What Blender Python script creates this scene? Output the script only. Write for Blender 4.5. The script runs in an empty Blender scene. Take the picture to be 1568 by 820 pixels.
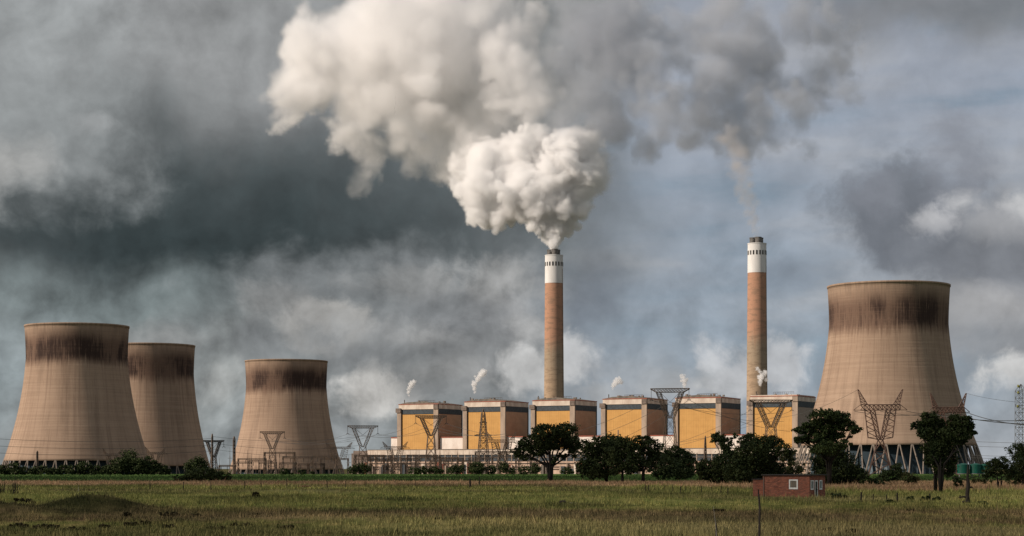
import bpy, math, random
import numpy as np
from mathutils import Vector, Matrix
R = math.radians
rng = np.random.default_rng(7)
random.seed(7)
SC = bpy.context.scene
COL = SC.collection

# ------------------------------------------------------------------ camera, sky, sun, exposure
F = 3000.0          # focal length in photograph pixels (width 1568)
HOR, CX, CAMZ = 716.0, 784.0, 3.8
cam = bpy.data.cameras.new('camera'); camo = bpy.data.objects.new('camera', cam); COL.objects.link(camo)
camo.location = (0, 0, CAMZ); camo.rotation_euler = (R(90), 0, 0)
cam.sensor_width = 36; cam.lens = 36 * F / 1568; cam.shift_y = (HOR - 410) / 1568
cam.clip_start = 1; cam.clip_end = 60000
SC.camera = camo
SUN_AZ, SUN_EL = 72.0, 27.0      # azimuth from "behind the camera" towards the left; elevation
S = Vector((-math.cos(R(SUN_EL)) * math.sin(R(SUN_AZ)), -math.cos(R(SUN_EL)) * math.cos(R(SUN_AZ)), math.sin(R(SUN_EL))))
sl = bpy.data.lights.new('sun', 'SUN'); so = bpy.data.objects.new('sun', sl); COL.objects.link(so)
sl.energy = 4.9; sl.angle = R(0.6); sl.color = (1.0, 0.87, 0.75)
so.rotation_euler = S.to_track_quat('Z', 'Y').to_euler()
so.location = (-300, -100, 300)
SC.view_settings.view_transform = 'Standard'; SC.view_settings.look = 'None'
SC.view_settings.exposure = 0.0; SC.view_settings.gamma = 1.0; SC.view_settings.use_curve_mapping = False
SC.render.engine = 'CYCLES'
cy = SC.cycles
cy.max_bounces = 14; cy.diffuse_bounces = 3; cy.glossy_bounces = 2; cy.transmission_bounces = 2
cy.transparent_max_bounces = 16; cy.volume_bounces = 10
cy.volume_step_rate = 1.0; cy.volume_max_steps = 512
cy.sample_clamp_indirect = 4.0


def lin(r, g, b):
    f = lambda c: (c / 255 / 12.92) if c <= 10 else ((c / 255 + 0.055) / 1.055) ** 2.4
    return (f(r), f(g), f(b), 1.0)


class NT:
    """small helper for node trees"""
    def __init__(s, tree): s.t = tree; tree.nodes.clear()
    def n(s, typ, **kw):
        nd = s.t.nodes.new(typ)
        for k, v in kw.items(): setattr(nd, k, v)
        return nd
    def put(s, sock, v):
        if hasattr(v, 'is_output') or isinstance(v, bpy.types.NodeSocket): s.t.links.new(v, sock)
        else: sock.default_value = v
    def math(s, op, a, b=0.0, c=0.0, clamp=False):
        nd = s.n('ShaderNodeMath', operation=op, use_clamp=clamp)
        s.put(nd.inputs[0], a); s.put(nd.inputs[1], b); s.put(nd.inputs[2], c)
        return nd.outputs[0]
    def vmath(s, op, a, b=(0, 0, 0)):
        nd = s.n('ShaderNodeVectorMath', operation=op)
        s.put(nd.inputs[0], a)
        if op == 'SCALE': s.put(nd.inputs['Scale'], b)
        else: s.put(nd.inputs[1], b)
        return nd.outputs['Value'] if op in ('LENGTH', 'DOT_PRODUCT', 'DISTANCE') else nd.outputs[0]
    def noise(s, vec, scale, detail=4, rough=0.55, dist=0.0, out=0, dims='3D', w=None):
        nd = s.n('ShaderNodeTexNoise', noise_dimensions=dims)
        s.put(nd.inputs['Vector'], vec); s.put(nd.inputs['Scale'], scale); s.put(nd.inputs['Detail'], detail)
        s.put(nd.inputs['Roughness'], rough); s.put(nd.inputs['Distortion'], dist)
        if w is not None: s.put(nd.inputs['W'], w)
        return nd.outputs[out]
    def ramp(s, v, a, b, c=0.0, d=1.0, smooth=True):
        nd = s.n('ShaderNodeMapRange', interpolation_type='SMOOTHSTEP' if smooth else 'LINEAR')
        s.put(nd.inputs[0], v); s.put(nd.inputs[1], a); s.put(nd.inputs[2], b); s.put(nd.inputs[3], c); s.put(nd.inputs[4], d)
        return nd.outputs[0]
    def mix(s, f, a, b, mode='MIX'):
        nd = s.n('ShaderNodeMix', data_type='RGBA', blend_type=mode)
        s.put(nd.inputs[0], f); s.put(nd.inputs[6], a); s.put(nd.inputs[7], b)
        return nd.outputs[2]
    def xyz(s, v):
        nd = s.n('ShaderNodeSeparateXYZ'); s.put(nd.inputs[0], v); return nd.outputs
    def comb(s, x, y, z=0.0):
        nd = s.n('ShaderNodeCombineXYZ'); s.put(nd.inputs[0], x); s.put(nd.inputs[1], y); s.put(nd.inputs[2], z); return nd.outputs[0]


# ---- sky: Nishita daylight behind a broken storm-cloud cover, laid out by compass direction
def build_world():
    w = bpy.data.worlds.new('World'); SC.world = w; w.use_nodes = True
    try: w.cycles.sampling_method = 'MANUAL'; w.cycles.sample_map_resolution = 512
    except Exception: pass
    T = NT(w.node_tree)
    d = T.n('ShaderNodeTexCoord').outputs['Generated']
    x, y, z = T.xyz(d)[:]
    az = T.math('ARCTAN2', x, y); el = T.math('ARCSINE', z)
    U = T.math('MULTIPLY', az, 30.0); V = T.math('MULTIPLY', el, 30.0)
    P = T.comb(U, V, 0.0)
    sky = T.n('ShaderNodeTexSky', sky_type='NISHITA', sun_disc=False)
    sky.sun_elevation = R(SUN_EL)
    sky.sun_rotation = math.atan2(S.x, S.y)
    STR = 0.1
    # domain warp
    wn = T.n('ShaderNodeTexNoise'); T.put(wn.inputs['Vector'], P); wn.inputs['Scale'].default_value = 0.55
    wn.inputs['Detail'].default_value = 5; wn.inputs['Roughness'].default_value = 0.5
    warp = T.vmath('SUBTRACT', wn.outputs['Color'], (0.5, 0.5, 0.5))
    PW = T.vmath('ADD', P, T.vmath('MULTIPLY', warp, (2.0, 1.5, 0)))
    PC = T.vmath('ADD', P, T.vmath('MULTIPLY', warp, (0.8, 0.6, 0)))
    n1 = T.noise(PC, 0.8, 8, 0.56)           # billow detail
    n2 = T.noise(T.vmath('ADD', PC, (0.20, -0.20, 0.0)), 0.8, 8, 0.56)
    n4 = T.noise(PC, 2.1, 7, 0.6)
    n14 = T.math('ADD', T.math('MULTIPLY', n1, .62), T.math('MULTIPLY', n4, .38))
    relief = T.math('SUBTRACT', n1, n2)      # difference towards the sunlit upper left
    n3 = T.noise(T.vmath('MULTIPLY', P, (0.22, 0.9, 1.0)), 1.0, 5, 0.5)   # level streaks
    c0 = lambda px, py: ((px - 784) / 100.0, (716 - py) / 100.0, 0.0)
    K = lambda r, g, b: tuple(v / STR for v in lin(r, g, b)[:3]) + (1.0,)
    # clear, hazy sky on the right: a little Nishita in a thin veil
    veil = T.mix(T.ramp(V, 0.0, 7.0), K(140, 152, 166), K(156, 161, 172))
    veil = T.mix(T.ramp(n3, 0.46, 0.66), veil, K(170, 172, 178))
    veil = T.mix(T.ramp(n3, 0.48, 0.30), veil, K(128, 144, 160))
    col = T.mix(0.9, sky.outputs[0], veil)
    # grey cover over the left two thirds, and beyond the picture everywhere
    grey = T.mix(T.ramp(V, 0.2, 6.5), K(128, 133, 134), K(126, 129, 130))
    left = T.ramp(T.math('ADD', T.xyz(PW)[0], T.math('MULTIPLY', V, -0.25)), 1.2, -1.2)
    over = T.ramp(V, 7.2, 10.0)
    right = T.ramp(U, 8.2, 12.0)
    cov = T.math('MAXIMUM', T.math('MAXIMUM', left, over), right)
    col = T.mix(cov, col, grey)

    def blob(px, py, rx, ry, rgb, soft=0.5, amp=1.0, strength=1.0, crisp=False):
        nonlocal col
        q = T.vmath('MULTIPLY', T.vmath('SUBTRACT', PC if crisp else PW, c0(px, py)), (100.0 / rx, 100.0 / ry, 0))
        q = T.vmath('LENGTH', q)
        q = T.math('ADD', q, T.math('MULTIPLY', T.math('SUBTRACT', n14 if crisp else n1, 0.5), -amp * 2.6))
        m = T.ramp(q, 1.0 + soft, 1.0 - soft, 0.0, strength)
        col = T.mix(m, col, K(*rgb))
    # broad tones
    blob(350, 60, 420, 170, (146, 148, 149), 0.7, 0.4)
    blob(40, 60, 150, 200, (158, 162, 163), 0.7, 0.4, 0.8)
    blob(640, 330, 280, 130, (101, 107, 110), 0.8, 0.5, 0.9)
    blob(300, 330, 400, 135, (68, 76, 78), 0.7, 0.45, 0.95)
    blob(250, 385, 330, 80, (53, 62, 64), 0.8, 0.4, 0.9)
    blob(60, 230, 130, 95, (146, 150, 151), 0.6, 1.0, 0.8)
    blob(25, 275, 60, 42, (168, 168, 166), 0.7, 1.2, 0.8)
    blob(150, 208, 28, 12, (162, 165, 166), 0.8, 1.3, 0.7, True)
    blob(140, 465, 260, 45, (120, 130, 131), 0.8, 0.5, 0.8)
    blob(20, 560, 130, 60, (142, 152, 155), 0.8, 0.8, 0.8)
    blob(340, 560, 90, 60, (150, 155, 155), 0.7, 1.0, 0.8)
    blob(330, 575, 40, 16, (170, 172, 170), 0.8, 1.2, 0.7)
    blob(560, 470, 170, 80, (126, 130, 132), 0.6, 1.1, 0.9)
    blob(500, 505, 60, 34, (180, 178, 174), 0.42, 1.9, 0.88, True)
    blob(700, 540, 170, 55, (138, 140, 141), 0.6, 1.0, 0.9)
    blob(575, 600, 55, 34, (194, 192, 188), 0.42, 1.9, 0.92, True)
    blob(560, 690, 260, 45, (150, 156, 158), 0.8, 0.7, 0.8)
    blob(770, 465, 90, 55, (164, 165, 166), 0.7, 1.2, 0.85)
    blob(700, 500, 90, 50, (116, 119, 122), 0.7, 1.0, 0.6)
    for q_ in ((430, 470, 50, 26, 148, .6), (640, 520, 60, 24, 158, .6), (690, 575, 70, 26, 150, .6), (480, 610, 60, 24, 166, .6), (760, 430, 60, 30, 158, .7), (830, 505, 40, 26, 172, .6), (250, 520, 60, 22, 150, .5), (610, 440, 80, 24, 142, .5), (1010, 590, 40, 20, 172, .6), (1095, 585, 40, 24, 178, .6), (930, 600, 40, 16, 170, .5)):
        blob(q_[0], q_[1], q_[2], q_[3], (q_[4], q_[4], q_[4] - 1), 0.6, 1.9, q_[5], True)
    for q_ in ((400, 530, 90, 22, 112, .6), (600, 545, 90, 20, 116, .6), (720, 600, 70, 18, 126, .5), (690, 470, 60, 20, 112, .5), (520, 655, 90, 16, 134, .5)):
        blob(q_[0], q_[1], q_[2], q_[3], (q_[4], q_[4] + 3, q_[4] + 5), 0.6, 1.9, q_[5], True)
    blob(895, 470, 36, 70, (106, 113, 122), 0.8, 0.8, 0.75)
    blob(885, 545, 48, 36, (192, 193, 194), 0.42, 1.9, 0.92, True)
    blob(800, 570, 46, 30, (188, 188, 187), 0.42, 1.9, 0.88, True)
    blob(980, 575, 55, 28, (160, 166, 172), 0.7, 1.2, 0.75, True)
    blob(1150, 560, 70, 42, (188, 190, 193), 0.42, 1.9, 0.9, True)
    blob(1225, 430, 34, 22, (120, 130, 142), 0.9, 1.3, 0.6)
    # the bank behind the right-hand cooling tower
    blob(1560, 420, 190, 130, (146, 148, 152), 0.5, 1.0, 0.95)
    blob(1390, 350, 118, 84, (110, 115, 123), 0.35, 1.0, 0.95, True)
    blob(1335, 310, 40, 34, (134, 138, 147), 0.6, 1.2, 0.7, True)
    blob(1455, 270, 48, 80, (134, 138, 147), 0.6, 1.6, 0.8, True)
    blob(1428, 348, 30, 15, (196, 196, 198), 0.8, 2.4, 0.75, True)
    blob(1462, 322, 26, 18, (204, 204, 205), 0.8, 2.6, 0.75, True)
    blob(1568, 322, 38, 22, (206, 206, 206), 0.8, 2.6, 0.85, True)
    blob(1520, 405, 120, 44, (120, 124, 131), 0.6, 1.6, 0.85, True)
    blob(1500, 350, 60, 26, (168, 169, 172), 0.7, 2.0, 0.7, True)
    blob(1500, 480, 70, 28, (166, 166, 167), 0.7, 1.3, 0.8, True)
    blob(1545, 540, 90, 40, (140, 143, 147), 0.7, 1.1, 0.8)
    blob(1545, 578, 50, 26, (204, 204, 203), 0.42, 1.9, 0.95, True)
    blob(1540, 660, 120, 45, (158, 164, 170), 0.8, 0.8, 0.8)
    blob(1470, 25, 250, 62, (122, 124, 127), 0.7, 0.9, 0.85)
    # brighter cloud overhead and behind the camera
    back = T.math('MAXIMUM', T.ramp(V, 9.0, 20.0), T.ramp(y, 0.35, -0.2))
    col = T.mix(T.math('MULTIPLY', back, .6), col, K(172, 177, 184))
    # relief of the cloud billows
    amt = T.math('ADD', 1.0, T.math('MULTIPLY', relief, T.math('MULTIPLY', T.ramp(cov, 0.0, 1.0, 0.7, 1.3), T.ramp(V, 4.2, 2.2, 1.0, 1.7))))
    col = T.vmath('SCALE', col, amt)
    bg = T.n('ShaderNodeBackground'); T.put(bg.inputs[0], col); bg.inputs[1].default_value = STR
    o = T.n('ShaderNodeOutputWorld'); T.t.links.new(bg.outputs[0], o.inputs[0])


build_world()


# ------------------------------------------------------------------ helpers
def W(px, py, y):
    return Vector(((px - CX) * y / F, y, CAMZ + (HOR - py) * y / F))


def sm(a, b, t):
    t = np.clip((np.asarray(t, float) - a) / (b - a), 0, 1); return t * t * (3 - 2 * t)


MOUNDS = [  # x, y, radius x, radius y, height
    (-36.5, 170, 4.3, 6, 1.5), (-42.5, 158, 6.0, 5, 1.0), (-39.5, 186, 6.0, 6, 0.7),
    (9.0, 222, 9, 4, 0.45), (22, 215, 9, 3, 0.3), (27, 190, 12, 4, 0.35),
    (-30, 300, 14, 5, 0.4), (60, 205, 16, 4, 0.35), (-14, 140, 9, 4, 0.25), (20, 150, 14, 5, 0.25)]


def gz(x, y):
    """height of the land"""
    x = np.asarray(x, float); y = np.asarray(y, float)
    z = -25.0 * sm(1200, 2400, y)
    z = z + 0.10 * np.sin(x * .11 + y * .07) * np.cos(y * .13 - x * .05) * sm(60, 120, y) * (1 - sm(500, 900, y))
    z = z + 0.06 * np.sin(x * .31 + 1.3) * np.sin(y * .23 + x * .09) * (1 - sm(400, 800, y))
    for mx, my, rx, ry, h in MOUNDS:
        z = z + h * np.exp(-((x - mx) / rx) ** 2 - ((y - my) / ry) ** 2)
    return z


def yd(py):
    """distance at which level land appears at photo row py"""
    return CAMZ * F / (py - HOR)


def gp(px, py):
    y = yd(py); x = (px - CX) * y / F
    return Vector((x, y, float(gz(x, y))))


def tag(o, label=None, cat=None, group=None, kind=None):
    if label: o['label'] = label
    if cat: o['category'] = cat
    if group: o['group'] = group
    if kind: o['kind'] = kind
    return o


def empty(name, loc=(0, 0, 0), rz=0.0, label=None, cat=None, group=None, kind=None):
    o = bpy.data.objects.new(name, None); COL.objects.link(o)
    o.location = loc; o.rotation_euler = (0, 0, rz); o.empty_display_size = 1
    return tag(o, label, cat, group, kind)


def link(name, me, parent=None, loc=None):
    o = bpy.data.objects.new(name, me); COL.objects.link(o)
    if parent is not None: o.parent = parent
    if loc is not None: o.location = loc
    return o


class MB:
    def __init__(s): s.v = []; s.f = []; s.n = 0
    def add(s, verts, faces):
        verts = np.asarray(verts, float).reshape(-1, 3)
        s.v.append(verts); s.f += [tuple(i + s.n for i in f) for f in faces]; s.n += len(verts); return s
    def box(s, lo, hi):
        (a, b, c), (d, e, g) = lo, hi
        return s.add([(a, b, c), (d, b, c), (d, e, c), (a, e, c), (a, b, g), (d, b, g), (d, e, g), (a, e, g)],
                     [(3, 2, 1, 0), (4, 5, 6, 7), (0, 1, 5, 4), (1, 2, 6, 5), (2, 3, 7, 6), (3, 0, 4, 7)])
    def bar(s, p, q, r, r2=None, sides=4):
        p, q = Vector(p), Vector(q); r2 = r if r2 is None else r2
        d = (q - p)
        if d.length < 1e-6: return s
        d.normalize(); a = d.orthogonal().normalized(); b = d.cross(a)
        vs = []
        for c, rr in ((p, r), (q, r2)):
            for k in range(sides):
                t = 2 * math.pi * (k + .5) / sides
                vs.append(c + a * (math.cos(t) * rr) + b * (math.sin(t) * rr))
        fs = [(k, (k + 1) % sides, sides + (k + 1) % sides, sides + k) for k in range(sides)]
        fs += [tuple(range(sides))[::-1], tuple(range(sides, 2 * sides))]
        return s.add(vs, fs)
    def tube(s, pts, rad, sides=6):
        pts = [Vector(p) for p in pts]; n = len(pts); vs = []
        up = Vector((.31, .2, .93))
        for i, p in enumerate(pts):
            d = (pts[min(i + 1, n - 1)] - pts[max(i - 1, 0)]).normalized()
            a = d.cross(up)
            if a.length < .05: a = d.cross(Vector((1, 0, 0)))
            a.normalize(); b = d.cross(a); r = rad[i] if hasattr(rad, '__len__') else rad
            for k in range(sides):
                t = 2 * math.pi * k / sides
                vs.append(p + a * (math.cos(t) * r) + b * (math.sin(t) * r))
        fs = [(i * sides + k, i * sides + (k + 1) % sides, (i + 1) * sides + (k + 1) % sides, (i + 1) * sides + k)
              for i in range(n - 1) for k in range(sides)]
        fs += [tuple(range(sides))[::-1], tuple(range((n - 1) * sides, n * sides))]
        return s.add(vs, fs)
    def lathe(s, prof, seg=96, close=False):
        vs = []; m = len(prof)
        for r, z in prof:
            for k in range(seg):
                t = 2 * math.pi * k / seg; vs.append((r * math.cos(t), r * math.sin(t), z))
        fs = []
        for i in range(m if close else m - 1):
            j = (i + 1) % m
            for k in range(seg):
                k2 = (k + 1) % seg
                fs.append((i * seg + k, i * seg + k2, j * seg + k2, j * seg + k))
        return s.add(vs, fs)
    def mesh(s, name, m, smooth=False):
        me = bpy.data.meshes.new(name)
        me.from_pydata(np.concatenate(s.v).tolist(), [], s.f)
        if m: me.materials.append(m)
        if smooth: me.shade_smooth()
        me.update(); return me
    def build(s, name, m, parent=None, loc=None, smooth=False):
        return link(name, s.mesh(name, m, smooth), parent, loc)


def fast_mesh(name, verts, nside, m):
    """verts (n*nside,3): loose polygons of nside corners"""
    me = bpy.data.meshes.new(name); nv = len(verts); nf = nv // nside
    me.vertices.add(nv); me.vertices.foreach_set('co', np.ascontiguousarray(verts, np.float32).ravel())
    me.loops.add(nv); me.loops.foreach_set('vertex_index', np.arange(nv, dtype=np.int32))
    me.polygons.add(nf); me.polygons.foreach_set('loop_start', np.arange(0, nv, nside, dtype=np.int32))
    me.update(calc_edges=True); me.materials.append(m); return me


def new_mat(name):
    m = bpy.data.materials.new(name); m.use_nodes = True
    T = NT(m.node_tree); b = T.n('ShaderNodeBsdfPrincipled'); o = T.n('ShaderNodeOutputMaterial')
    T.t.links.new(b.outputs[0], o.inputs[0]); b.inputs['Specular IOR Level'].default_value = 0.25
    return m, T, b


def plain(name, a, b=None, scale=0.5, rough=0.8, stretch=(1, 1, 1), detail=5, metal=0.0, bump=0.0, coord='Object', bias=(0.35, 0.65)):
    m, T, s = new_mat(name)
    b = b or tuple(c * .75 for c in a)
    v = T.n('ShaderNodeTexCoord').outputs[coord]
    v = T.vmath('MULTIPLY', v, stretch)
    n = T.noise(v, scale, detail, 0.6)
    c = T.mix(T.ramp(n, bias[0], bias[1]), tuple(a) + (1,), tuple(b) + (1,))
    T.put(s.inputs['Base Color'], c); s.inputs['Roughness'].default_value = rough; s.inputs['Metallic'].default_value = metal
    if bump:
        bp = T.n('ShaderNodeBump'); bp.inputs['Strength'].default_value = bump; bp.inputs['Distance'].default_value = .3
        T.put(bp.inputs['Height'], n); T.put(s.inputs['Normal'], bp.outputs[0])
    return m


# ------------------------------------------------------------------ materials
def ground_colour(T):
    """grass colours by place: olive meadow, a heathy brown belt, tall dry grass, the green crop beyond; the nearest has vignetting painted in"""
    pos = T.n('ShaderNodeNewGeometry').outputs['Position']
    x, y, z = T.xyz(pos)[:]
    n = T.noise(T.vmath('MULTIPLY', pos, (.05, .04, 0)), 1.0, 6, .62)
    nf = T.noise(T.vmath('MULTIPLY', pos, (.35, .16, 0)), 1.0, 6, .65)
    nl = T.noise(T.vmath('MULTIPLY', pos, (.008, .012, 0)), 1.0, 3, .5)
    yw = T.math('ADD', y, T.math('MULTIPLY', T.math('SUBTRACT', n, .5), T.math('MULTIPLY', y, .22)))
    yw = T.math('ADD', yw, T.math('MULTIPLY', T.math('SUBTRACT', nf, .5), T.math('MULTIPLY', y, .12)))
    olive = T.mix(T.ramp(nf, .38, .64), (.135, .150, .042, 1), (.245, .215, .075, 1))
    c = T.vmath('SCALE', olive, T.math('ADD', 1.0, T.math('MULTIPLY', T.math('MULTIPLY', T.ramp(yw, 180, 215), T.ramp(yw, 420, 360)), .32)))
    c = T.mix(T.ramp(yw, 138, 118, 0.0, .7), c, T.mix(T.ramp(nf, .35, .65), (.075, .075, .028, 1), (.150, .130, .055, 1)))  # nearest grass darkened: vignetting put into its colour
    belt = T.math('MULTIPLY', T.ramp(yw, 128, 142), T.ramp(yw, 188, 164))
    belt = T.math('MULTIPLY', belt, T.ramp(n, .30, .56, .35, 1.0))
    c = T.mix(belt, c, T.mix(T.ramp(nf, .35, .65), (.060, .046, .022, 1), (.200, .140, .075, 1)))
    c = T.mix(T.math('MULTIPLY', T.ramp(n, .52, .62), .7), c, (.055, .058, .022, 1))
    c = T.mix(T.math('MULTIPLY', T.ramp(nl, .50, .62), .55), c, (.27, .215, .105, 1))
    xr = T.math('MULTIPLY', T.ramp(x, 10, 60), -100)      # dry grass starts nearer on the right
    yd_ = T.math('ADD', yw, T.math('MULTIPLY', xr, -1.0))
    dry = T.mix(T.ramp(nf, .35, .65), (.430, .270, .165, 1), (.300, .215, .105, 1))
    c = T.mix(T.ramp(yd_, 395, 430), c, dry)
    green = T.mix(T.ramp(nf, .3, .7), (.045, .085, .024, 1), (.080, .125, .034, 1))
    c = T.mix(T.ramp(yw, 520, 570), c, green)
    mx = T.math('DIVIDE', T.math('ADD', x, 39.0), 8.0); my = T.math('DIVIDE', T.math('SUBTRACT', y, 168.0), 14.0)
    md = T.math('ADD', T.math('MULTIPLY', mx, mx), T.math('MULTIPLY', my, my))
    c = T.mix(T.math('MULTIPLY', T.ramp(md, 1.5, .3), .75), c, T.mix(T.ramp(nf, .4, .6), (.024, .028, .011, 1), (.060, .060, .022, 1)))
    far = T.mix(T.ramp(nl, .4, .6), (.075, .085, .035, 1), (.12, .10, .05, 1))
    c = T.mix(T.ramp(y, 1300, 1700), c, far)
    big = T.noise(T.vmath('MULTIPLY', pos, (.022, .014, 0)), 1.0, 4, .6)
    c = T.vmath('SCALE', c, T.ramp(big, .34, .66, .66, 1.38))
    return c


def ground_mat():
    m, T, s = new_mat('field_soil'); s.inputs['Roughness'].default_value = 1.0; s.inputs['Specular IOR Level'].default_value = 0
    T.put(s.inputs['Base Color'], T.vmath('SCALE', ground_colour(T), .8)); return m


def grass_mat():
    m, T, s = new_mat('grass_blades'); s.inputs['Roughness'].default_value = .8; s.inputs['Specular IOR Level'].default_value = .1
    rnd = T.n('ShaderNodeNewGeometry').outputs['Random Per Island']
    T.put(s.inputs['Base Color'], T.vmath('SCALE', ground_colour(T), T.math('ADD', .55, T.math('MULTIPLY', rnd, .95)))); return m


def tower_mat(H, seed):
    m, T, s = new_mat('tower_concrete'); s.inputs['Roughness'].default_value = .9; s.inputs['Specular IOR Level'].default_value = .1
    p = T.n('ShaderNodeTexCoord').outputs['Object']; x, y, z = T.xyz(p)[:]
    ang = T.math('ARCTAN2', x, T.math('MULTIPLY', y, -1.0))         # 0 faces the camera, no seam there
    h = T.math('DIVIDE', z, H)
    cs = T.comb(T.math('MULTIPLY', ang, 20.0), T.math('MULTIPLY', h, 6.0), seed)
    streak = T.noise(T.comb(T.math('MULTIPLY', ang, 26.0), T.math('MULTIPLY', h, 2.2), seed), 1.0, 6, .68)
    fine = T.noise(T.comb(T.math('MULTIPLY', ang, 60.0), T.math('MULTIPLY', h, 7.0), seed + 4), 1.0, 4, .7)
    wide = T.noise(T.comb(T.math('MULTIPLY', ang, 2.2), T.math('MULTIPLY', h, 2.0), seed + 9), 1.0, 4, .55)
    lift = T.noise(T.comb(T.math('MULTIPLY', ang, .7), T.math('MULTIPLY', h, 95.0), seed + 2), 1.0, 3, .7)
    blotch = T.noise(cs, .3, 6, .6)
    c = T.mix(T.ramp(wide, .3, .7), (.365, .258, .185, 1), (.300, .210, .150, 1))
    c = T.mix(T.math('MULTIPLY', T.ramp(blotch, .48, .68), .6), c, (.215, .150, .108, 1))
    c = T.mix(T.math('MULTIPLY', T.ramp(lift, .5, .62), .20), c, (.22, .16, .115, 1))
    c = T.mix(T.math('MULTIPLY', T.ramp(lift, .5, .40), .22), c, (.43, .32, .235, 1))
    c = T.mix(T.math('MULTIPLY', T.ramp(streak, .48, .68), .5), c, (.185, .125, .09, 1))
    # soot belt below the rim, its lower edge broken by runs
    hh = T.math('ADD', h, T.math('MULTIPLY', T.math('SUBTRACT', streak, .5), .06))
    hh = T.math('ADD', hh, T.math('MULTIPLY', T.math('SUBTRACT', fine, .5), .05))
    hh = T.math('ADD', hh, T.math('MULTIPLY', T.math('SUBTRACT', wide, .5), .09))
    belt = T.math('MULTIPLY', T.ramp(hh, .725, .800), T.ramp(hh, .985, .870))
    dense = T.ramp(wide, .62, .40)
    mott = T.math('ADD', T.math('MULTIPLY', T.ramp(fine, .32, .56), .62), T.math('MULTIPLY', dense, .68))
    mott = T.math('SUBTRACT', mott, T.math('MULTIPLY', T.ramp(blotch, .45, .65), .18))
    mott = T.math('SUBTRACT', mott, T.math('MULTIPLY', T.ramp(lift, .50, .60), .16))
    mott = T.math('MINIMUM', T.math('MAXIMUM', mott, .42), 1.0)
    c = T.mix(T.math('MULTIPLY', belt, .45), c, (.17, .085, .060, 1))
    c = T.mix(T.math('MULTIPLY', T.math('MULTIPLY', belt, mott), .95), c, (.036, .023, .020, 1))
    drip = T.math('MULTIPLY', T.math('MULTIPLY', T.ramp(h, .40, .75), T.ramp(h, .80, .74)), T.ramp(fine, .58, .68))
    c = T.mix(T.math('MULTIPLY', drip, .45), c, (.16, .09, .055, 1))
    top = T.math('MULTIPLY', T.ramp(h, .90, .97), T.ramp(fine, .45, .65))
    c = T.mix(T.math('MULTIPLY', top, .5), c, (.15, .11, .085, 1))
    T.put(s.inputs['Base Color'], c)
    bp = T.n('ShaderNodeBump'); bp.inputs['Strength'].default_value = .2; bp.inputs['Distance'].default_value = 1.0
    T.put(bp.inputs['Height'], lift); T.put(s.inputs['Normal'], bp.outputs[0])
    return m


def chimney_mat(H):
    m, T, s = new_mat('chimney_concrete'); s.inputs['Roughness'].default_value = .9; s.inputs['Specular IOR Level'].default_value = .1
    p = T.n('ShaderNodeTexCoord').outputs['Object']; x, y, z = T.xyz(p)[:]
    ang = T.math('ARCTAN2', x, T.math('MULTIPLY', y, -1.0)); h = T.math('DIVIDE', z, H)
    n = T.noise(T.comb(T.math('MULTIPLY', ang, .8), T.math('MULTIPLY', h, 60.0)), 1.0, 4, .7)
    st = T.noise(T.comb(T.math('MULTIPLY', ang, 7.0), T.math('MULTIPLY', h, 5.0), 3.0), 1.0, 5, .6)
    hn = T.math('ADD', h, T.math('MULTIPLY', T.math('SUBTRACT', st, .5), .08))
    c = T.mix(T.ramp(h, .05, .35), (.41, .285, .195, 1), (.38, .275, .185, 1))
    c = T.mix(T.ramp(hn, .50, .62), c, (.325, .250, .175, 1))
    c = T.mix(T.ramp(hn, .64, .75), c, (.41, .230, .150, 1))
    c = T.mix(T.math('MULTIPLY', T.ramp(n, .48, .60), .5), c, (.20, .145, .10, 1))
    c = T.mix(T.math('MULTIPLY', T.ramp(st, .52, .72), .35), c, (.25, .17, .11, 1))
    T.put(s.inputs['Base Color'], c); return m


def cladding_mat(name, a, b):
    m, T, s = new_mat(name); s.inputs['Roughness'].default_value = .6
    p = T.n('ShaderNodeTexCoord').outputs['Object']; x, y, z = T.xyz(p)[:]
    u = T.math('ADD', x, y)
    ribs = T.math('SINE', T.math('MULTIPLY', u, 2.1))
    sheet = T.noise(T.comb(T.math('MULTIPLY', u, .09), T.math('MULTIPLY', z, .12)), 1.0, 5, .65)
    runs = T.noise(T.comb(T.math('MULTIPLY', u, .8), T.math('MULTIPLY', z, .03), 5.0), 1.0, 4, .6)
    seam = T.math('LESS_THAN', T.math('FRACT', T.math('DIVIDE', z, 7.3)), .035)
    c = T.mix(T.ramp(sheet, .3, .7), a + (1,), b + (1,))
    c = T.mix(T.math('MULTIPLY', T.ramp(runs, .5, .75), .35), c, tuple(v * .55 for v in b) + (1,))
    c = T.mix(T.math('MULTIPLY', T.ramp(ribs, -.2, 1.0), .10), c, tuple(v * .4 for v in b) + (1,))
    c = T.mix(T.math('MULTIPLY', seam, .22), c, tuple(v * .4 for v in b) + (1,))
    T.put(s.inputs['Base Color'], c); return m


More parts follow.
